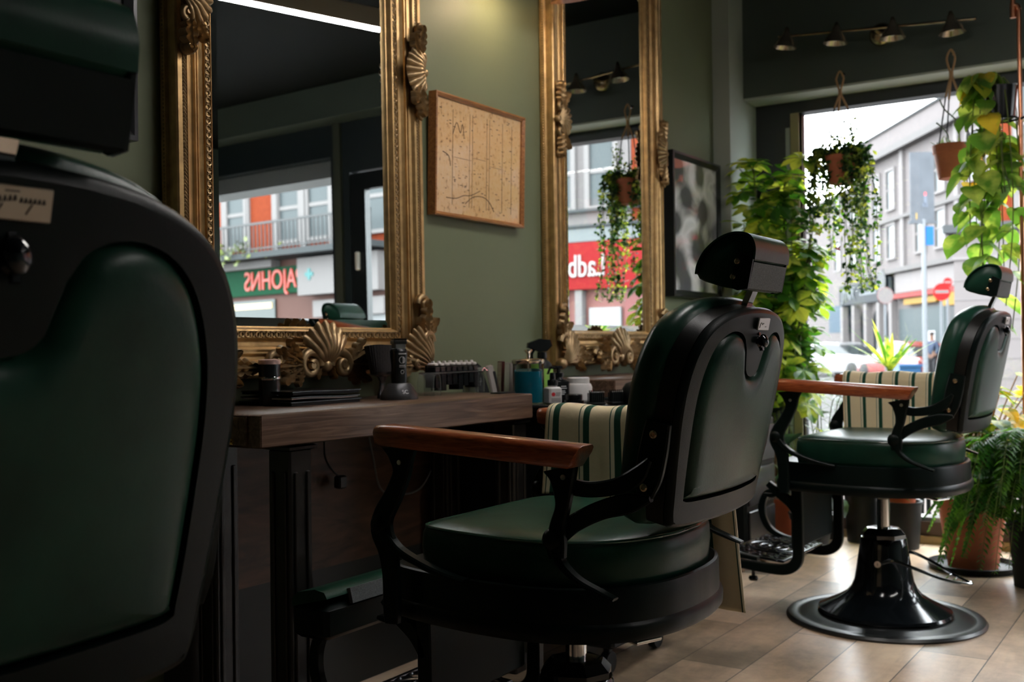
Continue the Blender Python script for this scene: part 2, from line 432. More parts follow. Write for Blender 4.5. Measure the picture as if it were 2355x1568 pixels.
def barber_chair():
    global UP
    UP = []
    r = thing('barber_chair', 'x', 'barber chair')
    # ---- base
    MB().lathe([(0, 0), (.316, 0), (.318, .006), (.312, .014), (.296, .017), (.286, .013), (.27, .0135), (.255, .019), (.2, .0205), (0, .0205)], 72).build('base_plate', mat('satin_black_base', (.012, .013, .013), .32), r)
    MB().lathe([(0, .0205), (.212, .0205), (.216, .027), (.212, .036), (.19, .046), (.15, .066), (.12, .086), (.105, .105), (.0945, .13), (.088, .17), (.077, .24), (.074, .268), (.071, .272), (0, .273)], 56).build('base_dome', GLOSSBLACK, r)
    MB().lathe([(.072, .272), (.0725, .285), (.056, .302), (.05, .304), (.030, .304), (0, .304)], 8).build('collar', GLOSSBLACK, r, sharp=20)
    MB().lathe([(0, .29), (.021, .29), (.021, .40), (0, .40)], 24).build('piston', CHROME, r)
    lv = MB()
    pth = spline([(-.012, .088, .197), (-.06, .093, .212), (-.12, .085, .195), (-.2, .055, .165), (-.262, .02, .150), (-.275, 0, .148), (-.262, -.02, .150), (-.2, -.055, .165), (-.12, -.085, .195), (-.06, -.093, .212), (-.012, -.088, .197)], 6)
    lv.tube(pth, .0055, 8)
    for s in (1, -1): lv.lathe([(.011, -.006), (.011, .006), (.005, .006), (.005, -.006)], 16, M=Matrix.Translation((-.008, s*.090, .197)) @ Matrix.Rotation(pi/2, 4, 'X'))
    for k in range(3): lv.tube([(-.205-.02*k, .05-.012*k, .163-.006*k), (-.205-.02*k, -.05+.012*k, .163-.006*k)], .003, 6)
    o = lv.build('pump_lever', CHROME, r); o['label'] = 'chrome pump lever'
    # ---- seat
    sk = MB(); stack(sk, SKIRT, [(.05, .455), (.022, .466), (.008, .473), (.002, .471), (0, .465), (-.001, .412), (-.006, .408), (-.008, .402), (-.007, .386), (-.002, .379), (.02, .376), (.06, .378)])
    up(sk.build('seat_skirt', IRON, r))
    ch = MB(); stack(ch, SEAT, [(.012, .462), (.002, .468), (0, .48), (-.003, .51), (-.001, .535), (.004, .545), (.014, .551), (.045, .557), (.09, .560), (.14, .561), (.20, .5615), (.25, .562)])
    cu = up(ch.build('seat_cushion', LEATHER, r, sharp=60))
    pp = [(p[0], p[1], .547) for p in inset(SEAT, .005)]
    MB().tube(pp, .0032, 6, loop=True).build('piping', mat('green_piping', (.02, .07, .045), .2, spec=.6), cu)
    hr = MB().tube([(-.17, .155, .374), (-.215, .165, .368), (-.235, .115, .368), (-.19, .105, .374)], .004, 8)
    o = up(hr.build('recline_handle', CHROME, r)); o['label'] = 'chrome wire handle'
    up(MB().rbox(-.20, .16, -.07, .07, .368, .392, .006).build('under_frame', IRON, r))
    # ---- backrest
    fb = MB(); backstack(fb, BO, [(.006, 0), (-.006, -.006), (-.010, -.022), (-.006, -.042), (.004, -.056), (.02, -.064)]); backface(fb, BO, .02, -.064, -.018, flip=True)
    up(fb.build('backrest_pad', LEATHER, r, sharp=70, weld=True))
    bb_ = MB(); backstack(bb_, BO, [(.02, -.004), (0, -.002), (0, .030), (.004, .032)])
    up(bb_.build('back_shell', mat('bronze_black_shell', (.010, .0095, .0085), .3, bump=.2, bscale=700, spec=.35), r))
    rm = MB(); backstack(rm, BO, [(.004, .031), (-.001, .033), (.002, .041), (.008, .044)])
    oo = inset(BO, .008); R = []
    # rear rim face between outer outline and panel outline (resampled by angle about the middle)
    def atang(out, a, mid=(0, .10)):
        best = None; n = len(out)
        for i in range(n):
            p, q = out[i-1], out[i]
            px, py, qx, qy = p[0]-mid[0], p[1]-mid[1], q[0]-mid[0], q[1]-mid[1]
            dx, dy = cos(a), sin(a); ex, ey = qx-px, qy-py
            den = dx*ey-dy*ex
            if abs(den) < 1e-12: continue
            t = (px*ey-py*ex)/den; s = (px*dy-py*dx)/den
            if t > 0 and -1e-6 <= s <= 1+1e-6 and (best is None or t > best): best = t
        return (mid[0]+cos(a)*best, mid[1]+sin(a)*best)
    NA = 180
    ro = [atang(oo, 2*pi*i/NA) for i in range(NA)]; ri = [atang(PANEL, 2*pi*i/NA) for i in range(NA)]
    rm.rings([[bk(*p, .044) for p in ro], [bk(p[0]*.5+q[0]*.5, p[1]*.5+q[1]*.5, .0445) for p, q in zip(ro, ri)], [bk(*p, .044) for p in ri], [bk(*p, .030) for p in ri]], cap0=False, cap1=False)
    up(rm.build('back_rim', IRON, r, sharp=45))
    pn = MB(); PO = ri
    q = [(.170+0, 0)]
    backstack(pn, PO, [(.001, .030), (.0035, .037), (.007, .0425), (.012, .0465), (.018, .0492), (.026, .0512)]); backface(pn, PO, .026, .0512, 0, n=8)
    pnl = up(pn.build('back_panel', LEATHER, r, sharp=75, weld=True))
    kn = MB(); c = Vector(bk(0, .325, .046)); Mk = Matrix.Translation(c) @ Euler((0, -pi/2+LEAN, 0)).to_matrix().to_4x4()
    kn.lathe([(0, 0), (.012, 0), (.010, .003), (.008, .004), (.0085, .006), (.0115, .008), (.0125, .012), (.009, .016), (0, .018)], 20, M=Mk)
    for k in range(4): kn.box(-.004, .004, .011, .0165, .0, .006, M=Mk @ Matrix.Rotation(k*pi/2, 4, 'Z'))
    up(kn.build('lock_knob', GLOSSBLACK, r))
    # ---- headrest
    hp = [(-.300, 1.012), (-.304, 1.030), (-.318, 1.053), (-.342, 1.072), (-.368, 1.081), (-.392, 1.079), (-.405, 1.070), (-.411, 1.052), (-.409, 1.032), (-.4005, 1.028), (-.3905, .984), (-.378, .981), (-.345, .988), (-.315, .998), (-.304, 1.004)]
    hw = .088
    core = [(p[0], p[1]) for p in hp]
    hb = MB().prism(core, -hw+.004, hw-.004, 1, b=.006)
    hd = up(hb.build('headrest_pad', LEATHER, r, sharp=50))
    rl = MB()
    prof = spline(hp[:9], 4)
    prof2 = [(p[0]*1.0, p[1]) for p in prof]
    cx, cz = -.36, 1.03
    rl.rings([[(cx+(p[0]-cx)*1.012, y, cz+(p[1]-cz)*1.012) for p in prof2]+[(cx+(p[0]-cx)*.93, y, cz+(p[1]-cz)*.93) for p in prof2[::-1]] for y in (-hw-.001, -hw+.004, hw-.004, hw+.001)])
    rl.build('headrest_cover', LEATHER, hd, sharp=50)
    hpl = MB().add([(-.4065, -hw+.003, 1.0275), (-.4065, hw-.003, 1.0275), (-.3965, hw-.003, .983), (-.3965, -hw+.003, .983), (-.399, -hw+.003, 1.0295), (-.399, hw-.003, 1.0295), (-.388, hw-.003, .981), (-.388, -hw+.003, .981)], [(0, 1, 2, 3), (7, 6, 5, 4), (0, 4, 5, 1), (1, 5, 6, 2), (2, 6, 7, 3), (3, 7, 4, 0)])
    o = hpl.build('headrest_back_plate', SPECKLE, hd, sharp=30); o['label'] = 'speckled grey back plate'
    for s in (1, -1):
        up(MB().prism([(-.407, 1.033), (-.385, 1.045), (-.372, 1.02), (-.368, .984), (-.378, .980), (-.3965, .982)], s*hw-.002, s*hw+.003, 1).build('headrest_side_plate', IRON, r))
        for x, z in ((-.379, 1.044-.014), (-.371, 1.004)):
            sc_ = MB().lathe([(0, 0), (.0058, 0), (.0052, .002), (.003, .003), (.0028, .0015), (0, .0015)], 14, M=Matrix.Translation((x, s*(hw+.003), z)) @ Matrix.Rotation(-s*pi/2, 4, 'X'))
            up(sc_.build('headrest_screw', SCREW, r))
    ps = MB(); ps.rings([[(x, y, z) for x, y in ((cx_-.006, -.013), (cx_+.006, -.013), (cx_+.006, .013), (cx_-.006, .013))] for cx_, z in ((-.352, .935), (-.362, .960), (-.376, .990))])
    o = up(ps.build('headrest_post', CHROME, r)); o['label'] = 'flat chrome post'
    # ---- arms
    for s in (1, -1):
        sec = [(-.026, -.019), (-.028, -.012), (-.031, .006), (-.027, .015), (-.018, .0195), (.018, .0195), (.027, .015), (.031, .006), (.028, -.012), (.026, -.019)]
        R = []
        for x, dx, k, z in ((-.180, -.012, .96, 0), (-.178, -.012, 1, 0), (.19, 0, 1, .020), (.232, 0, .98, .0225), (.248, 0, .85, .023), (.254, 0, .55, .023)):
            R.append([(x+(dx*(b/.02) if dx else 0), s*.292+a*k, .704+z+b*k) for a, b in sec])
        if s < 0: R = [q[::-1] for q in R]
        up(MB().rings(R).build('armrest', ARMWOOD, r, sharp=50))
        y0, y1 = (.281, .297) if s > 0 else (-.297, -.281)
        g = MB()
        g.ribbon([(.205, .706), (.203, .685), (.203, .655), (.222, .615), (.247, .575), (.252, .545), (.238, .51), (.231, .46), (.230, .40), (.229, .374)], [.085, .055, .037, .037, .042, .048, .042, .036, .036, .03], y0, y1)
        g.ribbon([(.246, .545), (.215, .514), (.165, .493), (.11, .478), (.06, .471)], [.02, .016, .013, .011, .006], y0-.003, y1+.003)
        g.ball((.256, s*.289, .556), .0215, 16, sc=(1, .75, 1))
        fs_ = up(g.build('arm_front_support', IRON, r))
        g = MB()
        g.ribbon([(-.138, .683), (-.142, .662), (-.142, .62), (-.132, .585), (-.128, .555), (-.130, .53)], [.065, .045, .026, .028, .036, .03], y0, y1)
        g.ribbon([(-.128, .545), (-.14, .52), (-.17, .497), (-.21, .482), (-.238, .473)], [.02, .013, .010, .008, .005], y0-.003, y1+.003)
        g.ball((-.122, s*.289, .560), .021, 16, sc=(1, .75, 1))
        g.ribbon([(-.14, .655), (-.18, .647), (-.225, .653), (-.262, .672), (-.285, .70)], [.028, .026, .028, .030, .010], y0-.008*s-.003, y1-.008*s-.003)
        g.ribbon([(-.125, .565), (-.155, .588), (-.20, .612), (-.245, .625), (-.285, .635)], [.032, .03, .032, .034, .010], y0-.008*s-.003, y1-.008*s-.003)
        for i_, p_ in enumerate(g.v):
            q_ = min(1, max(0, (-.15-p_[0])/.10)); q_ = q_*q_*(3-2*q_)
            if q_ > 0 and p_[2] > .51: g.v[i_] = (p_[0], p_[1]-s*.030*q_, p_[2])
        up(g.build('arm_rear_support', IRON, r))
        g = MB(); a, b = (.236, .250) if s > 0 else (-.250, -.236)
        pts = [bk(s*.225, u, .012) for u in (.052, .085, .13, .180)]
        g.ribbon([(p[0], p[2]) for p in pts], [.026, .046, .05, .044], a, b)
        sp = up(g.build('side_bracket', IRON, r))
        for u in (.07, .16):
            p = bk(s*.225, u, .010)
            up(MB().lathe([(0, 0), (.0075, 0), (.0068, .003), (.004, .004), (.0038, .002), (0, .002)], 16, M=Matrix.Translation((p[0], s*.250, p[2])) @ Matrix.Rotation(-s*pi/2, 4, 'X')).build('bracket_screw', SCREW, r))
        for x, z in ((-.147, .668), (.203, .676)):
            up(MB().lathe([(0, 0), (.005, 0), (.0045, .0015), (0, .002)], 12, M=Matrix.Translation((x, s*.2975, z)) @ Matrix.Rotation(-s*pi/2, 4, 'X')).build('arm_screw', mat('steel_screw', (.5, .5, .48), .3, 1), r))
    # ---- footrest
    for s in (1, -1):
        a, b = (.188, .210) if s > 0 else (-.210, -.188)
        g = MB().ribbon([(.222, .385), (.219, .30), (.219, .19), (.225, .135), (.262, .107), (.34, .104), (.46, .112), (.49, .117)], [.036, .034, .034, .036, .036, .032, .026, .02], a, b)
        g.ribbon([(.32, .39), (.285, .36), (.245, .33), (.222, .29)], [.02, .03, .03, .02], a, b)
        g.ribbon([(.27, .378), (.30, .352), (.335, .352)], [.014, .016, .01], a, b)
        up(g.build('footrest_frame', IRON, r))
        g = MB().ribbon([(.36, .131), (.43, .140), (.478, .164), (.505, .208), (.508, .255), (.49, .297), (.455, .315)], [.014, .018, .022, .026, .026, .022, .012], a, b)
        up(g.build('footrest_curl', IRON, r))
    g = MB()
    Z = .128
    g.tube([(.28, -.185, Z), (.28, .185, Z), (.49, .185, Z+.012), (.49, -.185, Z+.012)], .008, 8, loop=True, flat=.7)
    Mx = Matrix.Translation((.385, 0, Z+.006)) @ Matrix.Rotation(-.057, 4, 'Y')
    g.torus((0, 0, 0), .085, .007, M=Mx, seg=28); g.torus((0, 0, 0), .05, .006, M=Mx, seg=22); g.torus((0, 0, 0), .02, .006, M=Mx, seg=14)
    for k in range(12):
        a = k*pi/6; g.tube([(.02*cos(a), .02*sin(a), 0), (.085*cos(a), .085*sin(a), 0)], .0045, 6, M=Mx)
    for sx in (-1, 1):
        for j in range(-4, 5):
            y = j*.042
            g.torus((sx*.078+.0*j, y, 0), .021, .0045, M=Mx, seg=12, ss=6)
    for sy in (-1, 1):
        for ix in range(-2, 3):
            for q in (.125, .16): g.torus((ix*.04, sy*q, 0), .02, .0045, M=Mx, seg=12, ss=6)
    up(g.build('footrest_plate', mat('polished_cast_iron', (.05, .052, .055), .22, .85), r))
    up(MB().rbox(.235, .250, -.185, .185, .17, .36, .005).build('calf_panel', mat('dark_teal_panel', (.006, .014, .014), .6, spec=.2), r))
    g = MB().tube([(.40, .15, .115), (.40, .15, .055)], .006, 10).lathe([(0, 0), (.014, 0), (.017, .006), (.014, .014), (0, .014)], 18, c=(.40, .15, .045))
    up(g.build('levelling_foot', GLOSSBLACK, r))
    return r
def place(r, x, y, rz, pump, label, lowered):
    r.location = (x, y, 0); r.rotation_euler = (0, 0, rz); r['label'] = label; r['group'] = 'barber chairs in a row before the mirrors'
    for ch in r.children:
        if ch.name.split('.')[0] in lowered: ch.location.z = pump
chair = barber_chair()
UPN = {o.name.split('.')[0] for o in UP}
far = copy_tree(chair); near = copy_tree(chair)
place(chair, 1.8134, 1.068, RD(91), .034, 'green leather barber chair in the middle, its footrest under the near wooden station', UPN)
place(far, 3.634, .943, RD(88), .063, 'green leather barber chair nearest the shop window, standing on its whole round black base', UPN)
place(near, .515, 1.242, RD(90), 0.0, 'barber chair in the left foreground seen from behind, cropped by the frame', UPN)
# name plates: small on two chairs, long on the near one
def plate(r, w, h, u, pump, m, strokes, sz=1):
    c = Vector(bk(0, u, .047)); c.z = .585+(c.z-.585)*sz; M = Matrix.Translation(c+Vector((0, 0, pump))) @ Euler((0, -LEAN, 0)).to_matrix().to_4x4()
    o = MB().rbox(-.0035, 0, -w/2, w/2, -h/2, h/2, .001, M=M).build('name_plate', m, r); o['label'] = 'silver name plate'
    sk_ = MB()
    for st in strokes: sk_.tube(spline([(-.0037, -a*w, b*h) for a, b in st], 5), .0005*(h/.02), 5, M=M)
    sk_.build('script_lettering', mat('dark_engraving', (.03, .03, .03), .5), o)
SIL = mat('brushed_silver_plate', (.62, .60, .58), .35, .8)
st1 = [[(-.38, -.3), (-.3, .1), (-.2, .05), (-.16, -.05), (-.1, .1), (-.05, .02)], [(.1, -.2), (.2, -.18)]]
plate(chair, .056, .0225, .358, .034, SIL, st1); plate(far, .056, .0225, .358, .063, SIL, st1)
st2 = [[(-.42+.07*i, -.05+.02*i), (-.40+.07*i, .12+.02*i), (-.385+.07*i, -.03+.02*i)] for i in range(6)] + [[(.02+.065*i, .02), (.04+.065*i, .16), (.055+.065*i, .03)] for i in range(6)] + [[(-.2, .33), (.0, .34)], [(-.3, -.35), (-.22, -.05)], [(.12, -.3), (.2, .0)]]
plate(near, .064, .030, .361, .0, mat('aged_nickel_plate', (.50, .42, .33), .4, .7), st2, 1.36)
# the foreground chair is a taller backed model; headrests slide and turn on their posts
for o in near.children:
    n_ = o.name.split('.')[0]
    if n_ in ('backrest_pad', 'back_shell', 'back_rim', 'back_panel', 'lock_knob'): o.scale.z = 1.36; o.location.z = -.36*.585; o.scale.y = 1.26 if n_ != 'lock_knob' else 1
    elif n_ == 'headrest_post': o.location = (0, 0, .13)
    elif n_ in ('side_bracket', 'bracket_screw'): o.scale.z = 1.2; o.location.z = -.2*.62; o.scale.y = 1.15
    elif n_.startswith('headrest'): o.scale = (1.25, 1.13, 1.4); o.location = (.09, 0, .125-.4*.985)
for o in list(near.children):
    for q_ in o.children:
        if q_.name.startswith('headrest_back_plate'): q_.data = q_.data.copy(); q_.data.materials[0] = IRON; q_['label'] = 'black back plate'
for o in far.children:
    if o.name.startswith('headrest_'): o.location += Vector((.016, 0, .016))
# the padded calf rest of the middle chair, swung out under the station
pd = MB().rbox(-.16, .17, -.03, .03, -.014, .014, .008)
Mp = Matrix.Translation((.5, .06, .40))
cp = MB().rings([[(x*.97, y, z) for x, z in ((-.05, 0), (-.045, .014), (-.02, .024), (.03, .026), (.05, .016), (.055, 0))] for y in (-.165, -.155, .155, .165)], M=Mp @ Matrix.Rotation(.25, 4, 'Y')).build('calf_pad', LEATHER, chair, sharp=50)
MB().box(-.056, -.046, -.16, .10, -.022, .010, M=Mp @ Matrix.Rotation(.25, 4, 'Y')).build('calf_pad_plate', SPECKLE, cp)
MB().rbox(-.05, .05, -.17, .17, -.075, -.004, .01, M=Mp).build('calf_pad_box', IRON, chair)
# ================================================================ gilt mirrors
GOLD = mat('antique_gilt', (.52, .335, .145), .38, .72, bump=.25, bscale=120, var=.22, vscale=30)
GOLDC = mat('carved_bronze_gilt', (.33, .225, .115), .36, .75, var=.25, vscale=40)
MIRR = mat('mirror_silver', (.80, .84, .83), 0, 1)
GW, GH, FW = .640, 1.50, .125
OW, OH = GW+2*FW, GH+2*FW
def ring4(s, c):
    return [(s, -c, s), (OW-s, -c, s), (OW-s, -c, OH-s), (s, -c, OH-s)]
def frame_sweep(mb, prof):
    for (s0, c0), (s1, c1) in zip(prof[:-1], prof[1:]):
        a, b = ring4(s0, c0), ring4(s1, c1)
        for i in range(4):
            j = (i+1) % 4; mb.add([a[i], a[j], b[j], b[i]], [(0, 1, 2, 3)])
def edge_run(s, c, step):
    # evenly spaced stations round the frame at inset s: (pos, along, inward)
    out = []
    for (x0, z0), (x1, z1), inn in (((s, s), (OW-s, s), (0, 1)), ((OW-s, s), (OW-s, OH-s), (-1, 0)), ((OW-s, OH-s), (s, OH-s), (0, -1)), ((s, OH-s), (s, s), (1, 0))):
        L = math.hypot(x1-x0, z1-z0); n = max(1, int(round(L/step)))
        for i in range(n):
            t = (i+.5)/n; out.append(((x0+(x1-x0)*t, -c, z0+(z1-z0)*t), ((x1-x0)/L, 0, (z1-z0)/L), (inn[0], 0, inn[1])))
    return out
def shell(mb, M, r, n=7, spread=1.15, h=.022):
    def fn(u, v):
        a = (u-.5)*2*spread; k = abs(cos(a*n/spread*pi/2))
        R = r*v*(1+.10*k*v)*(1-.12*(a/spread)**2)
        z = h*(.35+sin(pi*min(1, v*.95+.05))*1.0)*(1-.25*(a/spread)**2)+.0055*k*v + (.010*max(0, v-.8)/.2)
        return (R*sin(a), R*cos(a), z if v < .999 else z-.006)
    mb.grid(fn, n*8+1, 12, M)
    mb.ball((0, .004, h*.5), r*.16, 10, M)
def scroll(mb, M, r, turns=1.4, t=.011, flip=1, h=.016):
    pts = []; rad = []
    N = 34
    for i in range(N+1):
        q = i/N; a = q*turns*2*pi; R = r*(1-.82*q)
        pts.append((flip*R*cos(a), R*sin(a), h*(.6+.7*q))); rad.append(t*(1-.45*q))
    mb.tube(pts, rad, 8, M); mb.ball((0, 0, h*1.1), t*.9, 8, M)
def acanthus(mb, M, L, W, lobes=4, curl=.02, h=.014):
    def fn(u, v):
        y = L*v; e = abs(sin(pi*(v*lobes))); w = W*(.35+.65*sin(pi*min(1, v*.85+.12)))*(.62+.38*e)*(1 if v < .97 else .2)
        s = (u-.5)*2
        return (s*w, y-.18*W*(1-abs(s))*0+abs(s)*W*.35, h*(1-.45*s*s)+.006*cos(s*9)+curl*v*v+.007)
    mb.grid(fn, 13, lobes*6+1, M)
def LM(x, z, ang, c=.05, flip=1, sc=1):
    # local frame on the frame's front: x right, y up (rotated by ang), z out of the wall
    ca, sa = cos(ang), sin(ang)
    return Matrix(((ca*flip*sc, -sa*sc, 0, x), (0, 0, -sc, -c), (sa*flip*sc, ca*sc, 0, z), (0, 0, 0, 1)))
def mirror(label):
    r = thing('gilt_mirror', label, 'mirror', group='ornate gilt mirrors')
    f = MB()
    frame_sweep(f, [(0, 0), (-.004, .008), (-.004, .022), (.003, .026), (.003, .036), (0, .040), (0, .054), (.004, .058), (.016, .058), (.017, .053), (.029, .053), (.030, .058), (.037, .056), (.043, .048), (.050, .046), (.054, .049), (.0565, .053), (.060, .052), (.0605, .047), (.0645, .047), (.065, .051), (.0685, .050), (.069, .044), (.076, .037), (.086, .034), (.0925, .037), (.093, .042), (.095, .0435), (.0955, .038), (.1115, .038), (.112, .0425), (.116, .040), (.1195, .032), (.121, .026), (.1245, .024), (.125, .010)])
    f.build('frame', GOLD, r, sharp=45)
    MB().box(.004, OW-.004, -.020, 0, .004, OH-.004).build('back_board', mat('dark_back_board', (.02, .015, .01), .7), r)
    g = MB(); b = .021
    a_, b_ = ring4(FW, .022), ring4(FW+b, .0245)
    for i in range(4):
        j = (i+1) % 4; g.add([a_[i], a_[j], b_[j], b_[i]], [(0, 1, 2, 3)])
    g.add(b_, [(0, 1, 2, 3)])
    o = g.build('mirror_glass', MIRR, r, sharp=0); o['label'] = 'bevelled mirror glass'
    q = MB()
    for p, t, n in edge_run(-.002, .015, .0095): q.ball(p, .0042, 6)
    q.build('outer_beading', GOLDC, r)
    q = MB()
    for p, t, n in edge_run(.023, .055, .0088):
        T, Nn = Vector(t), Vector(n); d = (T*.75+Nn*.66).normalized(); P = Vector(p)
        q.tube([P-d*.0085, P-d*.005, P+d*.005, P+d*.0085], [.001, .0036, .0036, .001], 6)
    q.build('rope_moulding', GOLDC, r)
    q = MB()
    for k, (p, t, n) in enumerate(edge_run(.1035, .0385, .0165)):
        T, Nn = Vector(t), Vector(n); O = Vector((0, -1, 0))
        M = Matrix(((T.x, Nn.x, O.x, p[0]), (T.y, Nn.y, O.y, p[1]), (T.z, Nn.z, O.z, p[2]), (0, 0, 0, 1)))
        a0 = .7 if k % 2 else pi+.7
        q.torus((0, 0, .0015), .0068, .0021, M=M, seg=9, ss=5, a0=a0-pi/2+.2-.7, a1=a0+pi*1.25-.7)
        q.ball((.0082, 0, .001), .0022, 5, M)
    q.build('scroll_beading', GOLDC, r)
    def side(x, inn, z0):      # ornament in the middle of a side
        m = MB(); A = -inn*pi/2
        shell(m, LM(x-inn*.006, z0, A, .058, sc=1), .084, 9, 1.2, .026)
        for s in (1, -1):
            scroll(m, LM(x+inn*.012, z0+s*.042, A, .060, flip=s), .026, 1.3, .009, 1)
            acanthus(m, LM(x+inn*.016, z0+s*.052, 0 if s > 0 else pi, .060, flip=1), .075, .028, 4, .008)
            acanthus(m, LM(x+inn*.028, z0+s*.045, s*inn*-.5+(0 if s > 0 else pi), .060), .06, .02, 3, .008)
            m.ball((x+inn*.014, -.066, z0+s*.122), .017, 12, sc=(1, .7, 1))
            scroll(m, LM(x+inn*.014, z0+s*.122, A, .062, flip=s), .017, 1.2, .006, 1)
        return m
    side(.008, 1, OH/2).build('carved_side_ornament', GOLDC, r, sharp=60)
    side(OW-.008, -1, OH/2).build('carved_side_ornament', GOLDC, r, sharp=60)
    def middle(zz, s):        # crest ornament in the middle of the top or bottom rail
        m = MB(); A = 0 if s > 0 else pi
        shell(m, LM(OW/2, zz+s*.010, A, .060), .112, 7, .90, .030)
        for k in (1, -1):
            scroll(m, LM(OW/2+k*.058, zz+s*.016, A, .060, flip=k*s), .040, 1.35, .014, -1, .02)
            for an, L, W in ((.75, .085, .018), (1.15, .10, .022), (1.62, .105, .024), (2.1, .09, .02), (2.6, .06, .016)):
                acanthus(m, LM(OW/2+k*.078, zz+s*.018, A-k*s*an, .060), L, W, 4, .010)
            acanthus(m, LM(OW/2+k*.02, zz+s*.008, A+pi+k*s*.5, .056), .03, .012, 2, .004)
            scroll(m, LM(OW/2+k*.172, zz+s*.03, A, .060, flip=k*s), .022, 1.1, .010, 1)
        return m
    middle(.008, 1).build('carved_crest', GOLDC, r, sharp=60)
    middle(OH-.008, -1).build('carved_crest', GOLDC, r, sharp=60)
    for ix, iz in ((0, 0), (1, 0), (0, 1), (1, 1)):
        m = MB(); sx = 1 if ix == 0 else -1; sz = 1 if iz == 0 else -1
        cx, cz = (OW if ix else 0)+sx*.010, (OH if iz else 0)+sz*.010
        A = atan2(-sx, sz)
        shell(m, LM(cx-sx*.008, cz-sz*.008, A, .060), .135, 8, .68, .030)
        for (px, pz, an) in ((cx+sx*.012, cz+sz*.075, 0 if sz > 0 else pi), (cx+sx*.075, cz+sz*.012, -sx*pi/2)):
            acanthus(m, LM(px, pz, an, .060), .115, .030, 5, .008)
            acanthus(m, LM(px, pz, an+.55, .060), .075, .020, 3, .008); acanthus(m, LM(px, pz, an-.55, .060), .075, .020, 3, .008)
        scroll(m, LM(cx+sx*.020, cz+sz*.185, 0, .058, flip=sx), .024, 1.3, .010, 1)
        scroll(m, LM(cx+sx*.014, cz+sz*.075, 0, .062, flip=sx), .028, 1.2, .012, -1, .022)
        scroll(m, LM(cx+sx*.072, cz+sz*.014, 0, .062, flip=sx), .030, 1.2, .012, 1, .022)
        m.build('carved_corner', GOLDC, r, sharp=60)
    return r
m1 = mirror('ornate gold mirror left of the framed sepia print, above the long wooden station')
m1.location = (1.565, WY-.012, .856); m1.rotation_euler = (RD(-.55), 0, 0)
m2 = copy_tree(m1); m2['label'] = 'ornate gold mirror right of the framed sepia print, reflecting the window plants'
m2.location = (3.205, WY-.002, .856); m2.rotation_euler = (0, 0, 0)

# ================================================================ pictures
def paper(name, base, ink, style):
    m = bpy.data.materials.new(name); m.use_nodes = True; nt = m.node_tree; b = nt.nodes['Principled BSDF']; L = nt.links.new; N = nt.nodes.new
    tc = N('ShaderNodeTexCoord')
    if style == 0:
        mp = N('ShaderNodeMapping'); mp.inputs['Scale'].default_value = (34, 1, 7); L(tc.outputs['Object'], mp.inputs[0])
        n = N('ShaderNodeTexNoise'); n.inputs['Scale'].default_value = 2.6; n.inputs['Detail'].default_value = 8; n.inputs['Roughness'].default_value = .75; L(mp.outputs[0], n.inputs['Vector'])
        n3 = N('ShaderNodeTexNoise'); n3.inputs['Scale'].default_value = 90; n3.inputs['Detail'].default_value = 4; L(tc.outputs['Object'], n3.inputs['Vector'])
        ad = N('ShaderNodeMath'); ad.operation = 'MULTIPLY_ADD'; ad.inputs[1].default_value = .45; L(n3.outputs[0], ad.inputs[0])
        m3 = N('ShaderNodeMath'); m3.operation = 'MULTIPLY'; m3.inputs[1].default_value = .6; L(n.outputs[0], m3.inputs[0]); L(m3.outputs[0], ad.inputs[2])
        r = ramp(nt, [(.36, ink), (.47, base), (.66, '#d9b58a'), (.8, '#e3c49c')]); L(ad.outputs[0], r.inputs[0])
    else:
        n = N('ShaderNodeTexVoronoi'); n.inputs['Scale'].default_value = 7; n.feature = 'SMOOTH_F1'; L(tc.outputs['Object'], n.inputs['Vector'])
        n2 = N('ShaderNodeTexNoise'); n2.inputs['Scale'].default_value = 5; n2.inputs['Detail'].default_value = 5; n2.inputs['Distortion'].default_value = 1; L(tc.outputs['Object'], n2.inputs['Vector'])
        ad = N('ShaderNodeMath'); ad.operation = 'MULTIPLY'; L(n.outputs['Distance'], ad.inputs[0]); L(n2.outputs[0], ad.inputs[1])
        r = ramp(nt, [(.05, ink), (.16, '#5d5d5f'), (.30, base), (.5, '#b5b3b6')]); L(ad.outputs[0], r.inputs[0])
    L(r.outputs[0], b.inputs['Base Color']); b.inputs['Roughness'].default_value = .8
    b.inputs['Coat Weight'].default_value = 1; b.inputs['Coat Roughness'].default_value = .01
    return m
def picture(name, label, x0, x1, z0, z1, fw, dep, fm, pm, cat, tilt=0, mount=0):
    r = thing(name, label, cat, (x0, WY-.003, z0)); w, h = x1-x0, z1-z0
    f = MB()
    R = []
    prof = [(0, 0), (0, dep), (fw*.35, dep+.002), (fw, dep-.006), (fw, dep-.014)]
    for s, c in prof: R.append([(s, -c, s), (w-s, -c, s), (w-s, -c, h-s), (s, -c, h-s)])
    f.rings(R, cap0=True, cap1=False)
    f.build('frame', fm, r, sharp=25)
    pr = MB().box(fw-.002, w-fw+.002, -(dep-.012), -(dep-.016), fw-.002, h-fw+.002).build('print', pm, r, sharp=0)
    r.rotation_euler = (tilt, 0, 0)
    return r, pr
PINE = wood('golden_pine_frame', [(.3, '#7a4a22'), (.6, '#a66c38'), (.8, '#bd8549')], .35, (4, 40, 40), coat=.4)
pic, pr = picture('framed_print', 'sepia paper print in a thin golden wood frame, hung between the two gilt mirrors', 2.548, 3.045, 1.330, 1.708, .013, .030, PINE, paper('sepia_paper', '#d8ac78', '#7a5636', 0), 'picture', tilt=RD(1.6))
ink = MB(); w_, h_ = .497, .378
for x in (.10, .19, .205, .285, .30, .375, .43): ink.box(x, x+.0012, -.0186, -.018, .04, h_-.04)
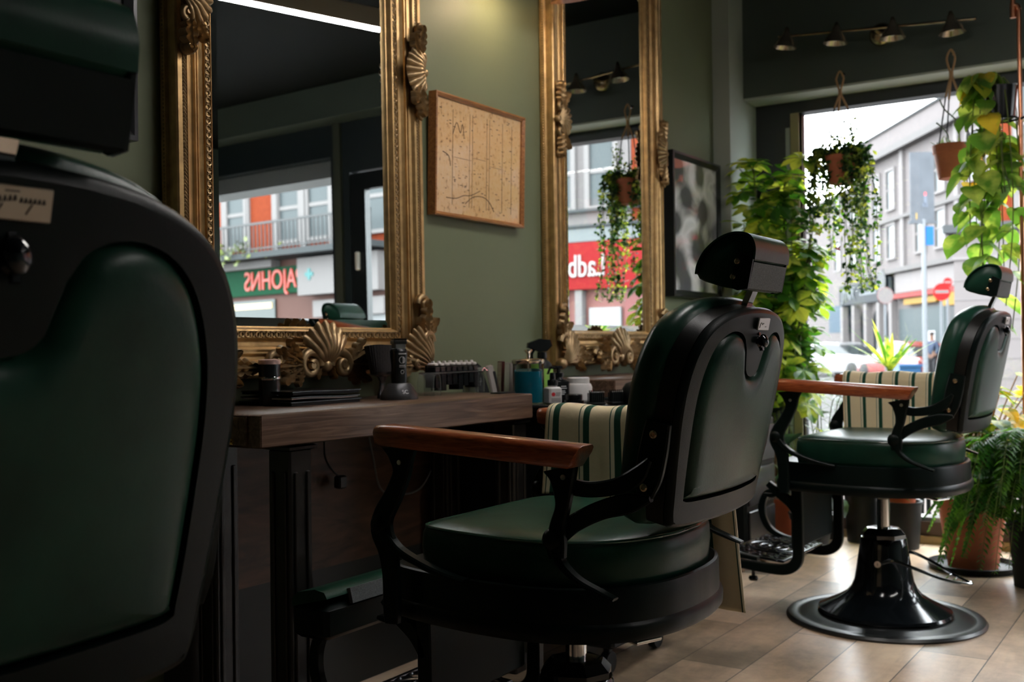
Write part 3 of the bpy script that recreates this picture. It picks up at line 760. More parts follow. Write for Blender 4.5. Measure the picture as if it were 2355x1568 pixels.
for x0, x1, z in ((.11, .20, .19), (.30, .37, .185), (.21, .28, .20)): ink.box(x0, x1, -.0186, -.018, z, z+.001)
random.seed(3)
for _ in range(120):
    x = random.uniform(.03, .46); z = random.uniform(.03, .35); l = random.uniform(.003, .012); ink.box(x, x+l, -.0186, -.018, z, z+random.uniform(.001, .003))
for pts in ([(.07, .06), (.12, .062), (.16, .075), (.2, .08), (.25, .10)], [(.17, .05), (.21, .075), (.26, .082), (.30, .07), (.33, .04)], [(.1, .26), (.12, .30), (.14, .27), (.15, .30), (.16, .26)], [(.05, .2), (.08, .19), (.09, .16)]):
    ink.tube(spline([(a, -.0183, b) for a, b in pts], 4), .0012, 5)
ink.build('ink_lines', mat('faded_brown_ink', '#5e452f', .8), pr)
random.seed(11)
BLKF = mat('black_picture_frame', (.010, .011, .013), .3)
picture('framed_photograph', 'black and white photograph in a deep black frame, hung right of the second gilt mirror', 4.215, 4.745, 1.135, 1.775, .030, .045, BLKF, paper('grey_photo_print', '#f6f4f8', '#55555a', 1), 'picture')  # print tones lightened to stand in for the bright reflection in its glass
picture('framed_photograph', 'black framed picture on the wall behind the foreground headrest, left of the first mirror', .92, 1.485, 1.386, 1.98, .03, .03, BLKF, paper('grey_photo_print_two', '#5d5b58', '#101010', 1), 'picture')
# ================================================================ wooden stations
TOPW = wood('dark_stained_pine', [(.25, '#382a22'), (.45, '#5a4436'), (.62, '#735a4a'), (.8, '#8a7060')], .36, (1.4, 30, 30), bump=.6, ns=2.4)
LEGM = mat('black_painted_worn_wood', (.012, .011, .010), .35, var=.5, vscale=25, bump=.2, bscale=80)
PANW = wood('brown_wall_board', [(.3, '#2c2019'), (.5, '#4a3629'), (.7, '#634635')], .5, (1.3, 6, 6), bump=.3, ns=3.5)
BRASS = mat('polished_brass', (.75, .55, .2), .2, 1)
def leg_mb(x, y, h, s=.075):
    m = MB(); a = s/2
    m.rbox(x-a+.004, x+a-.004, y-a+.004, y+a-.004, 0, h-.012, .004)
    m.rings([[(x+k*p, y+k*q, z) for p, q in ((-1, -1), (1, -1), (1, 1), (-1, 1))] for k, z in ((a-.003, h-.014), (a+.004, h-.012), (a+.004, h-.006), (a-.010, h))])
    for q in (-1, 1):          # fluted fillets on the two sides towards the room
        m.rbox(x+q*.018-.005, x+q*.018+.005, y-a-.001, y-a+.008, .05, h-.06, .002)
        m.rbox(x-a-.001, x-a+.008, y+q*.018-.005, y+q*.018+.005, .05, h-.06, .002)
    return m
def station(label, x0, x1, y0, zt, th, bx):
    r = thing('wooden_station', label, 'counter', group='wooden stations below the mirrors')
    MB().rbox(x0, x1, y0, WY-.02, zt-th, zt, .003).build('worktop', TOPW, r)
    for x in (x0+.135, x1-.035):
        leg_mb(x, y0+.055, zt-th).build('leg', LEGM, r)
        leg_mb(x, WY-.09, zt-th).build('leg', LEGM, r)
    if bx: MB().box(bx[0], bx[1], WY-.024, WY-.0185, .34, zt-th).build('back_board', PANW, r); MB().box(bx[0], bx[1], WY-.022, WY-.0185, 0, .34).build('kick_panel', mat('charcoal_kick_panel', (.016, .019, .019), .55), r)  # lower sheet is coloured dark to stand in for shade under the worktop
    return r
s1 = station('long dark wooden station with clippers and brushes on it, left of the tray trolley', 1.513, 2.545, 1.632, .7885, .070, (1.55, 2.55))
MB().ball((2.546, 1.665, .775), .006, 10).ball((2.546, 1.665, .732), .006, 10).build('brass_stud', BRASS, s1)
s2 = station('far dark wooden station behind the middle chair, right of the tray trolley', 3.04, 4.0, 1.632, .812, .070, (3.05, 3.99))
dr = MB().rbox(1.5085, 1.5135, 1.67, 1.98, .722, .784, .002).build('drawer_front', TOPW, s1)
hd = MB().tube(spline([(1.508, 1.715, .777), (1.490, 1.715, .774), (1.483, 1.715, .755), (1.490, 1.715, .734), (1.508, 1.715, .731)], 6), .0032, 8).lathe([(0, 0), (.007, 0), (.006, .003), (0, .003)], 12, M=Matrix.Translation((1.508, 1.715, .777)) @ Matrix.Rotation(-pi/2, 4, 'Y')).lathe([(0, 0), (.007, 0), (.006, .003), (0, .003)], 12, M=Matrix.Translation((1.508, 1.715, .731)) @ Matrix.Rotation(-pi/2, 4, 'Y'))
o = hd.build('drawer_handle', BRASS, dr); o['label'] = 'brass pull handle'
CABLE = mat('black_cable', (.012, .012, .012), .4)
tag(MB().tube(spline([(2.05, 1.97, .70), (2.04, 1.96, .64), (2.06, 1.95, .60), (2.09, 1.95, .58)], 8), .0025, 6).rbox(2.075, 2.105, 1.94, 1.965, .55, .585, .004).build('power_cable', CABLE, None), 'black cable with a small plug hanging below the left part of the wooden station', 'cable')
tag(MB().tube(spline([(2.22, 1.97, .70), (2.23, 1.96, .62), (2.25, 1.95, .53), (2.33, 1.95, .505), (2.42, 1.95, .51), (2.48, 1.95, .56)], 8), .0028, 6).build('power_cable', mat('grey_cable', (.12, .12, .12), .4), None), 'grey looped cable hanging below the middle of the wooden station', 'cable')
# ---------------------------------------------------------------- things on the station
ZT = .7885
TZ = .752
BLK = mat('black_plastic', (.008, .009, .010), .25)
BLKM = mat('matt_black_plastic', (.008, .010, .0105), .5, spec=.22)
WHT = mat('white_plastic_pot', '#d9d6d4', .35)
CLEAR = mat('clear_acrylic', (.85, .88, .88), .04, trans=.92, ior=1.3, spec=.5)
t = thing('spray_can', 'glossy black can with a red and white top at the left of the station', 'can', (1.782, 1.89, ZT)); t.scale = (.76, .76, .96)
MB().lathe([(0, 0), (.033, 0), (.034, .003), (.034, .062), (.032, .066)], 28).build('can_body', mat('smoky_can', (.02, .02, .02), .12, .3), t)
MB().lathe([(.0345, .064), (.0355, .066), (.0355, .07), (.0345, .072)], 28).build('can_ring', CHROME, t)
MB().lathe([(.034, .070), (.034, .104), (.026, .108), (.026, .112), (0, .112)], 28).build('cap', BLK, t)
MB().lathe([(.0345, .103), (.0345, .1135), (.024, .1155), (0, .1155)], 28, c=(0, 0, 0)).build('cap_top', mat('red_white_cap', '#c9a79c', .4, var=.4, vscale=60), t)
t = thing('magazine', 'thick black glossy folder at the bottom of the stack on the station', 'magazine', (1.765, 1.80, ZT), 0, 'folders lying in a stack on the station')
def mag(t, w, d, z0, z1, pagem, wav):
    def fn(u, v): return (w*u, d*v, 0)
    b = MB()
    n = 14
    R = []
    for i in range(n+1):
        x = w*i/n; q = wav*sin(x/w*pi*1.6+.6)
        R.append([(x, 0, z0+q), (x, d, z0+q), (x, d, z1+q), (x, 0, z1+q)])
    b.rings(R).build('pages', pagem, t)
    c = MB(); R = []
    for i in range(n+1):
        x = -.004+(w+.008)*i/n; q = wav*sin(max(0, min(1, x/w))*pi*1.6+.6)
        R.append([(x, -.003, z1+q), (x, d, z1+q), (x, d, z1+q+.0022), (x, -.003, z1+q+.0022)])
    c.rings(R).build('cover', BLK, t)
mag(t, .235, .175, .001, .008, BLKM, .0)
t = thing('magazine', 'white edged magazine in the middle of the stack on the station', 'magazine', (1.768, 1.802, ZT+.0135), 0, 'folders lying in a stack on the station'); mag(t, .228, .17, .001, .0045, mat('magazine_pages', '#cfcbc6', .6), .0016)
t = thing('magazine', 'black folder on top of the stack on the station', 'magazine', (1.77, 1.80, ZT+.0245), 0, 'folders lying in a stack on the station'); mag(t, .228, .172, .001, .007, BLKM, .0012)
t = thing('neck_brush', 'black neck duster brush standing on its handle, bristles up, in front of the first mirror', 'brush', (2.175, 1.875, ZT), .35); t.scale = (1.40, .8, 1.0)
MB().lathe([(0, 0), (.022, 0), (.021, .012), (.013, .028), (.012, .045), (.022, .058), (.046, .064), (.05, .071)], 24, M=Matrix.Diagonal((1, .6, 1, 1))).build('brush_handle', BLK, t)
def br(u, v):
    a = u*2*pi; k = 1+.012*sin(a*37); q = .05+.026*v
    return (q*k*cos(a), .5*q*k*sin(a), .069+.072*v+.003*sin(a*2)*v)
MB().grid(br, 96, 6, cu=True).lathe([(0, .141), (.06, .1405), (.0755, .140)], 24, M=Matrix.Diagonal((1, .5, 1, 1)), cap=False).build('bristles', mat('black_bristles', (.006, .006, .007), .8, bump=1, bscale=600, stretch=(1, 1, .05)), t)
t = thing('hair_clipper', 'black cordless hair clipper standing in a grey charging dock, below the mirror corner', 'clipper', (2.128, 1.778, ZT), RD(-22))
MB().rings([[(p[0]*k, p[1]*k, z) for p in [(.052*cos(2*pi*i/32), .036*sin(2*pi*i/32)) for i in range(32)]] for k, z in ((1, 0), (1.02, .004), (.98, .014), (.72, .036), (.60, .042), (.2, .043))]).build('charging_dock', mat('graphite_dock', (.06, .06, .062), .35, .5), t)
MB().rings([[(p[0]*wx+dx, p[1]*wy, z) for p in [(math.copysign(abs(cos(2*pi*i/28))**.6, cos(2*pi*i/28)), math.copysign(abs(sin(2*pi*i/28))**.6, sin(2*pi*i/28))) for i in range(28)]] for wx, wy, dx, z in ((.017, .016, 0, .03), (.019, .018, 0, .06), (.018, .017, 0, .085), (.0205, .019, 0, .115), (.021, .019, 0, .126), (.017, .016, 0, .133))]).build('clipper_body', BLK, t)
MB().rbox(-.016, .016, -.011, .011, .131, .146, .002).build('clipper_head', mat('gunmetal', (.2, .2, .2), .3, .9), t)
bl = MB().rbox(-.019, .019, -.012, .012, .144, .154, .0015)
for k in range(9): bl.box(-.018+.0043*k, -.016+.0043*k, -.010, .004, .153, .159)
bl.build('clipper_blade', mat('dark_blade', (.03, .03, .03), .3, .8), t)
LBL = mat('pale_print', '#bdbdbd', .5)
mk = MB()
Mf = Matrix.Translation((0, -.0192, .103)) @ Matrix.Rotation(pi/2, 4, 'X')
for k in range(9):
    a = -pi/2+pi*k/8; mk.box(.001, .0075*cos(a)+.0012, .0085*sin(a)-.0007, .0085*sin(a)+.0007, 0, .0006, M=Mf)
mk.torus((0, 0, 0), .0088, .0005, M=Mf, seg=24, ss=5, a0=pi/2, a1=3*pi/2)
for k in range(7): mk.box(-.0085+.0025*k, -.0068+.0025*k, -.015, -.013, 0, .0006, M=Mf)
mk.box(-.009, .009, -.0185, -.0175, 0, .0006, M=Mf)
mk.torus((0, -.031, 0), .005, .0005, M=Mf, seg=6, ss=5)
for k in range(5): mk.box(-.010+.0045*k, -.0075+.0045*k, .0145, .018, 0, .0012, M=Mf)
mk.build('printed_marks', LBL, t)
text('dock_lettering', 'SC', .016, LBL, frameM((0, -.0335, .020), (1, 0, 0), (0, .55, .84)), t, .0006)
# rack of clipper guards
t = thing('guard_rack', 'clear acrylic rack holding black clipper guards, beside the hair clipper', 'rack', (2.46, 1.855, ZT), RD(6))
rk = MB().rbox(-.135, .145, -.03, .03, .060, .064, .0015)
for x in (-.125, .125):
    rk.ribbon([(x-.018, 0), (x-.018, .04), (x-.010, .058), (x, .062), (x+.010, .058), (x+.018, .04), (x+.018, 0)], .006, -.028, .028)
rk.ribbon([(.125, .064), (.138, .072), (.150, .066), (.160, .064)], .004, -.03, .03)
rk.build('rack_frame', CLEAR, t)
for k in range(8):
    x = -.115+.031*k; q = MB(); z = .064; hh = .042+.010*sin(k*1.9)
    q.rbox(x-.013, x+.013, -.022, .012, z, z+.018, .003)
    for j in range(9): q.box(x-.012+.0028*j, x-.0105+.0028*j, -.024, .010, z-hh, z+.002)
    q.rbox(x-.012, x+.012, .008, .014, z-.02, z+.02, .002)
    g_ = tag(q.build('clipper_guard', BLK, None), 'black clipper guard clipped in the acrylic rack', 'clipper guard', 'clipper guards in the rack')
    g_.location = t.location; g_.rotation_euler = t.rotation_euler
    c_ = MB().rbox(x-.010, x+.010, -.020, .008, z+.0175, z+.027, .003).ball((x+.004, -.004, z+.028), .006, 8).build('clip_lever', mat('pale_grey_lever', '#cfcac8', .3), g_)
def comb(name, label, M, L, W, m, teeth=28):
    q = MB().rbox(-.002, .002, -W/2, -W/2+W*.4, 0, L, .0012, M=M)
    for k in range(teeth): q.box(-.0012, .0012, -W/2+W*.38, W/2, L*(.03+.94*k/teeth), L*(.03+.94*(k+.5)/teeth), M=M)
    q.rbox(-.002, .002, -W/2, W/2, 0, L*.03, .001, M=M); q.rbox(-.002, .002, -W/2, W/2, L*.97, L, .001, M=M)
    return tag(q.build(name, m, None), label, 'comb')
GREYP = mat('grey_plastic', '#8e857f', .45)
o = tag(MB().rbox(2.48, 2.56, 1.70, 1.735, ZT, ZT+.004, .001).build('flat_comb', BLKM, None), 'small flat black comb lying on the station front of the guard rack', 'comb')
q = MB().prism([(-.024, 0), (.022, 0), (.024, .112), (.010, .130), (-.026, .118)], -.003, .003, 1)
t = tag(q.build('wide_comb', mat('matt_black_comb', (.006, .007, .008), .6, spec=.2), None), 'wide black comb leaning on the wall right of the guard rack', 'comb'); t.location = (2.775, 1.955, TZ-.0035); t.rotation_euler = (RD(-10), RD(-16), RD(-10))
MB().tube(spline([(-.004, -.0034, .055), (.0, -.0034, .07), (.004, -.0034, .065), (.006, -.0034, .08)], 4), .0007, 5).build('script_mark', LBL, t)
t = tag(MB().rbox(-.017, .017, -.006, .006, 0, .118, .005).build('grey_brush', GREYP, None), 'grey pocket brush leaning behind the wide black comb', 'brush'); t.location = (2.845, 1.965, TZ-.0035); t.rotation_euler = (RD(-8), RD(-9), RD(-10))
MB().rbox(.006, .018, -.008, .006, .0, .095, .002).build('bristle_edge', BLKM, t)
# shelf the leaning pieces stand on: the tray trolley between the stations
t = thing('tray_trolley', 'black drawer trolley with a tray top between the two wooden stations', 'trolley', (0, 0, 0))
tr = MB().rbox(2.56, 3.03, 1.38, 1.975, TZ-.022, TZ-.004, .006)
tr.build('tray_base', BLK, t)
tr = MB(); 
R = [(2.56, 1.38), (3.03, 1.38), (3.03, 1.975), (2.56, 1.975)]
tr.tube([(x, y, TZ-.002) for x, y in R], .006, 8, loop=True); tr.build('tray_rim', mat('satin_black_rim', (.03, .035, .038), .25), t)
MB().rbox(2.58, 2.99, 1.40, 1.96, .08, TZ-.022, .008).build('cabinet', BLKM, t)
for k in range(3):
    f_ = MB().rbox(2.60, 2.97, 1.390, 1.401, .11+.2*k, .29+.2*k, .004).build('drawer', BLK, t)
    MB().lathe([(0, 0), (.006, 0), (.006, .014), (.014, .018), (.014, .026), (.008, .030), (0, .030)], 18, M=Matrix.Translation((2.66, 1.391, .20+.2*k)) @ Matrix.Rotation(pi/2, 4, 'X')).build('drawer_knob', CHROME, f_)
for x in (2.62, 2.92):
    for y in (1.44, 1.92): MB().lathe([(0, -.012), (.03, -.012), (.034, 0), (.03, .012), (0, .012)], 18, M=Matrix.Translation((x, y, .034)) @ Matrix.Rotation(pi/2, 4, 'X')).rbox(x-.01, x+.01, y-.01, y+.01, .04, .082, .002).build('castor', BLKM, t)
# barbicide jar
t = thing('disinfectant_jar', 'clear jar of blue liquid with a chrome lid and knob on the trolley tray', 'jar', (2.69, 1.74, TZ-.003)); t.scale = (.86, .86, .95)
MB().lathe([(0, 0), (.052, 0), (.055, .004), (.055, .130), (.053, .133), (.051, .130), (.051, .006), (0, .005)], 40).build('jar_glass', mat('jar_glass', (.92, .96, .96), .02, trans=1, ior=1.2), t)
MB().lathe([(0, .0065), (.0500, .0065), (.0500, .104), (0, .104)], 40).build('blue_liquid', mat('blue_disinfectant', (.02, .42, .60), .06, trans=.45, ior=1.1), t)
MB().lathe([(.056, .128), (.0575, .130), (.0575, .140), (.054, .143), (.012, .145), (.007, .150), (.006, .160), (.011, .165), (.015, .169), (.014, .173), (0, .174)], 36).build('jar_lid', mat('warm_chrome', (.78, .70, .62), .16, 1), t)
MB().lathe([(0, .01), (.003, .01), (.003, .13), (0, .13)], 10).build('lift_rod', CHROME, t)
t = comb('barber_comb', 'grey ridged comb standing behind the jar of blue liquid', Matrix(), .125, .030, GREYP, 30); t.location = (2.720, 1.835, TZ-.0035); t.rotation_euler = (0, RD(-3), RD(70))
t = comb('barber_comb', 'maroon comb standing leftmost behind the jar of blue liquid', Matrix(), .13, .026, mat('maroon_plastic', (.08, .02, .018), .35), 26); t.location = (2.712, 1.86, TZ-.0035); t.rotation_euler = (0, RD(-4), RD(70))
# white bottle
t = thing('white_bottle', 'small square white bottle with a black cap and red dot label on the trolley tray', 'bottle', (2.712, 1.668, TZ-.003), RD(-30))
MB().rbox(-.0215, .0215, -.0215, .0215, 0, .052, .005).lathe([(.014, .052), (.014, .058)], 20).build('bottle_body', WHT, t)
MB().lathe([(0, .056), (.016, .056), (.0155, .072), (.009, .074), (.008, .094), (0, .095)], 20).build('cap', BLK, t)
lb = MB().lathe([(0, 0), (.0062, 0), (.0062, .0006), (0, .0006)], 20, M=Matrix.Translation((-.009, -.0216, .030)) @ Matrix.Rotation(pi/2, 4, 'X')); lb.build('red_dot', mat('red_label', (.55, .02, .03), .5), t)
lb = MB()
for k, z in enumerate((.034, .030, .026)): lb.box(-.001, .016-.002*k, -.0222, -.0215, z-.0008, z+.0008)
for z in (.018, .015, .012, .009): lb.box(-.016, .016, -.0222, -.0215, z-.0005, z+.0005)
lb.build('label_print', mat('grey_print', (.12, .10, .10), .6), t)
# black pump bottle
t = thing('pump_bottle', 'black pump bottle with white label lines behind the small white bottle', 'bottle', (2.80, 1.70, TZ-.003), RD(-30))
MB().rbox(-.030, .030, -.022, .022, 0, .072, .008).lathe([(.018, .071), (.015, .078), (.015, .082)], 20).build('bottle_body', BLK, t)
MB().lathe([(0, .080), (.0165, .080), (.0165, .092), (.006, .094), (.006, .106), (0, .106)], 20).rbox(-.032, .014, -.006, .006, .104, .113, .003).prism([(-.032, .108), (-.026, .110), (-.036, .088), (-.040, .088)], -.004, .004, 1).build('pump_head', BLK, t)
lb = MB()
for k, (z, w) in enumerate(((.050, .018), (.044, .020), (.036, .014), (.031, .016), (.026, .012))): lb.box(-.004, -.004+w, -.0226, -.0219, z-.0014, z+.0014)
lb.build('label_print', LBL, t)
t = thing('spray_bottle', 'black trigger spray bottle with a green label behind the jar of blue liquid', 'bottle', (2.992, 1.88, TZ-.003), RD(-40))
MB().lathe([(0, 0), (.034, 0), (.036, .004), (.036, .10), (.030, .118), (.014, .132), (.014, .14)], 28).build('bottle_body', BLKM, t)
MB().lathe([(.0365, .035), (.0368, .037), (.0368, .098), (.0365, .10)], 28).build('label', mat('lime_label', (.30, .55, .10), .5), t)
MB().lathe([(0, .135), (.017, .135), (.016, .155), (0, .156)], 20).prism([(-.052, .170), (-.050, .186), (-.01, .200), (.028, .196), (.034, .176), (.016, .158), (-.012, .156)], -.010, .010, 1, b=.002).ribbon([(-.026, .168), (-.036, .150), (-.034, .126)], [.012, .008, .006], -.007, .007).build('trigger_head', BLK, t)
t = thing('white_tub', 'rounded white tub with a wide screw lid right of the pump bottle', 'tub', (2.872, 1.672, TZ-.003))
MB().lathe([(0, 0), (.038, 0), (.043, .005), (.044, .045), (.040, .055), (.033, .059)], 32).build('tub_body', WHT, t)
MB().lathe([(.0345, .058), (.0355, .059), (.0355, .073), (.033, .0755), (0, .0755)], 32).build('tub_lid', WHT, t)
MB().rings([[(.0443*cos(a), .0443*sin(a), z) for a in [RD(-75+5*i) for i in range(8)]] for z in (.022, .036)], closed=False).build('red_mark', mat('red_label', (.55, .02, .03), .5), t)
t = thing('black_tin', 'low black tin with a glossy lid in front of the pump bottle', 'tin', (2.752, 1.618, TZ-.003))
MB().lathe([(0, 0), (.030, 0), (.031, .002), (.031, .010), (.026, .012)], 28).build('tin_base', BLK, t)
MB().lathe([(.025, .011), (.026, .013), (.026, .027), (.024, .029), (0, .029)], 28).build('tin_lid', BLK, t)
for k, (x, lab) in enumerate(((2.74, 'black bristle brush lying nearest the white tub on the trolley tray'), (2.80, 'black bristle brush lying right of its twin on the trolley tray'))):
    t = thing('styling_brush', lab, 'brush', (x, 1.535-.6*(x-2.74), TZ-.003), RD(-30), 'bristle brushes on the trolley tray')
    q = MB()
    for i in range(7):
        for j in range(4): q.tube([(-.02+.0066*i, -.012+.008*j, .004), (-.02+.0066*i, -.012+.008*j, .034+.004*((i*3+j) % 3))], .0018, 5)
    q.rbox(-.025, .025, -.017, .017, 0, .006, .002); q.build('bristle_head', BLKM, t)
    q = MB()
    for i in range(7): q.ball((-.02+.0066*i, -.012, .037+.004*((i*3) % 3)), .0024, 6)
    q.build('pin_tips', mat('steel_pins', (.6, .6, .6), .3, 1), t)
t = thing('hair_dryer', 'black hair dryer lying nozzle down at the right of the trolley tray', 'hair dryer', (2.84, 1.455, TZ-.003), RD(20))
MB().lathe([(0, 0), (.036, 0), (.040, .01), (.040, .045), (.030, .060), (.012, .066), (0, .067)], 26).build('dryer_body', BLKM, t)
MB().ribbon([(.02, .04), (.05, .026), (.075, .008)], [.03, .024, .02], -.012, .012).build('dryer_handle', BLKM, t)
o = MB().torus((0, 0, 0), .010, .003, M=Matrix.Translation((-.018, 0, .062)) @ Matrix.Rotation(pi/2, 4, 'X')).build('hanging_loop', BRASS, t); o['label'] = 'brass loop'
# black cart beyond the middle chair
t = thing('tool_cart', 'black tool cart on small castors under the far end of the far station', 'cart')
MB().rbox(4.03, 4.36, 1.58, 1.93, .075, .62, .01).build('cart_body', mat('black_cart', (.006, .008, .008), .4, spec=.2), t)
for k in range(3): MB().rbox(4.05, 4.34, 1.570, 1.582, .10+.17*k, .25+.17*k, .004).build('drawer', BLK, t)
for x in (4.07, 4.32):
    for y in (1.62, 1.89): MB().lathe([(0, -.012), (.028, -.012), (.032, 0), (.028, .012), (0, .012)], 16, M=Matrix.Translation((x, y, .032)) @ Matrix.Rotation(pi/2, 4, 'X')).rbox(x-.012, x+.012, y-.012, y+.012, .045, .078, .003).build('castor', mat('amber_castor', (.25, .14, .06), .35), t)
# ---------------------------------------------------------------- striped towels
def towelmat():
    m = bpy.data.materials.new('striped_towel_cloth'); m.use_nodes = True; nt = m.node_tree; b = nt.nodes['Principled BSDF']; L = nt.links.new; N = nt.nodes.new
    uv = N('ShaderNodeUVMap'); sp = N('ShaderNodeSeparateXYZ'); L(uv.outputs[0], sp.inputs[0])
    fr = N('ShaderNodeMath'); fr.operation = 'FRACT'; L(sp.outputs[0], fr.inputs[0])
    r = ramp(nt, [(0, '#efdcb4'), (.455, '#efdcb4'), (.456, '#0f4a35'), (.485, '#0f4a35'), (.486, '#f3e5c6'), (.60, '#f3e5c6'), (.601, '#0d4631'), (.80, '#0d4631'), (.801, '#efdcb4')]); r.color_ramp.interpolation = 'CONSTANT'
    L(fr.outputs[0], r.inputs[0]); L(r.outputs[0], b.inputs['Base Color']); b.inputs['Roughness'].default_value = .85
    tc = N('ShaderNodeTexCoord'); n = N('ShaderNodeTexNoise'); n.inputs['Scale'].default_value = 45; n.inputs['Detail'].default_value = 4; L(tc.outputs['Object'], n.inputs['Vector'])
    bp = N('ShaderNodeBump'); bp.inputs['Strength'].default_value = .35; bp.inputs['Distance'].default_value = .004; L(n.outputs[0], bp.inputs['Height']); L(bp.outputs[0], b.inputs['Normal'])
    return m
TOW = towelmat()
def towel(ch, x0, x1, zin, zout, zarm, rep, label, ph):
    # draped over the far (right hand) arm: path from inner hem over the arm to the outer hem
    path = [(-.240, zin), (-.245, zin+.05), (-.250, zarm-.045), (-.254, zarm-.012), (-.266, zarm+.006), (-.292, zarm+.0115), (-.318, zarm+.006), (-.330, zarm-.014), (-.334, zarm-.06), (-.337, zout+.12), (-.340, zout)]
    pp = spline(path, 6); nu, nv = 64, len(pp)
    vs = []; fs = []; uvs = []
    for i in range(nu):
        u = i/(nu-1)
        for j, (y, z) in enumerate(pp):
            s = j/(nv-1); drop = max(0, (zarm-.02-z)/.2); sd = 1 if y > -.29 else -1
            wv = (.006*sin(u*19+ph)+.005*sin(u*31+2*ph+s*4))*min(1, drop+.12)
            zz = z+.003*sin(u*13+ph)*(1 if drop < .1 else .4)+(.004*sin(u*9+ph) if s < .05 or s > .95 else 0)
            x = x0+(x1-x0)*u+(.014*drop*sin(ph+u*2.2)*-1 if sd > 0 else -.01*drop)+.012*drop*(.5-u)
            vs.append((x, y+sd*abs(wv)*.9+sd*.004*min(1, drop), zz)); uvs.append((u*rep+.35, s))
    for i in range(nu-1):
        for j in range(nv-1): a = i*nv+j; fs.append((a, a+1, a+nv+1, a+nv))
    me = bpy.data.meshes.new('striped_towel'); me.from_pydata(vs, [], fs); me.update()
    l = me.uv_layers.new(name='UVMap')
    for p in me.polygons:
        for li in p.loop_indices: l.data[li].uv = uvs[me.loops[li].vertex_index]
    me.polygons.foreach_set('use_smooth', [True]*len(me.polygons))
    o = bpy.data.objects.new('striped_towel', me); COL.objects.link(o); me.materials.append(TOW)
    q = o.modifiers.new('thickness', 'SOLIDIFY'); q.thickness = .0022; q.offset = 1
    o.location = (ch.location.x, ch.location.y, 0); o.rotation_euler = ch.rotation_euler
    return tag(o, label, 'towel', 'striped barber towels over chair arms')
towel(chair, .215, -.190, .585, .345, .743+.034, 5.2, 'cream towel with dark green stripes over the far arm of the middle chair', .4)
towel(far, .215, -.165, .545, .42, .743+.063, 6.6, 'cream towel with dark green stripes over the far arm of the chair nearest the window', 1.7)
# ================================================================ plants
L_VAR = leafmat('variegated_leaf', '#47782a', '#d3d868', .55, 16, .55)
L_SCH = leafmat('umbrella_plant_leaf', '#4a7d24', '#d2da66', .52, 9, .55)
L_DRK = leafmat('dark_leaf', '#16301a', '#31562a', .55, 12, .3)
L_IVY = leafmat('ivy_leaf', '#234527', '#a3b562', .60, 18, .45)
L_POT = leafmat('pothos_leaf', '#5f8a3c', '#b9c774', .56, 10, .55)
L_YEL = leafmat('yellowing_leaf', '#9aa437', '#ecc64a', .5, 9, .5)
L_FRN = leafmat('fern_leaf', '#2f5f22', '#6b9c3f', .55, 12, .5)
L_GRY = leafmat('grey_green_leaf', '#5f7468', '#93a394', .55, 12, .35)
STEM = mat('green_brown_stem', '#5d6b35', .6); CANE = mat('brown_cane', '#7a5a3c', .6)
TERRA = mat('terracotta', '#b5694a', .75, var=.15, vscale=14, bump=.2, bscale=90)
TERRB = mat('orange_plastic_pot', '#a9502f', .5)
SOIL = mat('potting_soil', (.02, .014, .010), .9, bump=1, bscale=90)
def leaf(mb, base, d, n, L, W, curl=.25, tip=1.6, seg=4, fold=.18):
    # d direction, n approximate upper normal
    d = d.normalized(); s = d.cross(n)
    if s.length < 1e-4: s = d.cross(Vector((1, 0, 0)))
    s.normalize(); n = s.cross(d).normalized()
    vs = []
    for i in range(seg+1):
        t = i/seg; w = W*(sin(pi*min(.995, max(.03, t))**(1/tip)) if 0 < i < seg else .02)
        c = base+d*(L*t)-n*(curl*L*t*t)
        vs += [tuple(c-s*w+n*fold*w), tuple(c), tuple(c+s*w+n*fold*w)]
    fs = []
    for i in range(seg):
        a = i*3; fs += [(a, a+1, a+4, a+3), (a+1, a+2, a+5, a+4)]
    mb.add(vs, fs)
def heart(mb, base, d, n, L, W, curl=.2):
    d = d.normalized(); s = d.cross(n)
    if s.length < 1e-4: s = d.cross(Vector((1, 0, 0)))
    s.normalize(); n = s.cross(d).normalized()
    prof = [(-.14, .30), (-.10, .62), (.05, .93), (.25, 1.0), (.5, .85), (.75, .48), (.92, .14), (1, .01)]
    vs = []; fs = []
    for i, (t, w) in enumerate(prof):
        cc = max(t, 0 if i == 0 else t); c = base+d*(L*(cc if i else 0))-n*(curl*L*max(t, 0)**2)
        e = base+d*(L*t)-n*(curl*L*max(t, 0)**2)
        vs += [tuple(e-s*W*w+n*.14*W*w), tuple(c), tuple(e+s*W*w+n*.14*W*w)]
    for i in range(len(prof)-1):
        a = i*3; fs += [(a, a+1, a+4, a+3), (a+1, a+2, a+5, a+4)]
    mb.add(vs, fs)
def rv(s=1): return Vector((random.uniform(-s, s), random.uniform(-s, s), random.uniform(-s, s)))
def pot(par, r0, r1, h, m, rim=.012, rh=.03, z=0, cx=0, cy=0):
    p = MB().lathe([(0, z), (r0, z), (r1-.004, z+h-rh), (r1+rim*.5, z+h-rh), (r1+rim, z+h), (r1+rim-.008, z+h), (r1-.008, z+h-.02), (0, z+h-.02)], 36, c=(cx, cy, 0)).build('pot', m, par)
    MB().lathe([(0, z+h-.022), (r1-.006, z+h-.022), (r1-.010, z+h-.012), (0, z+h-.008)], 24, c=(cx, cy, 0)).build('soil', SOIL, p)
    return p
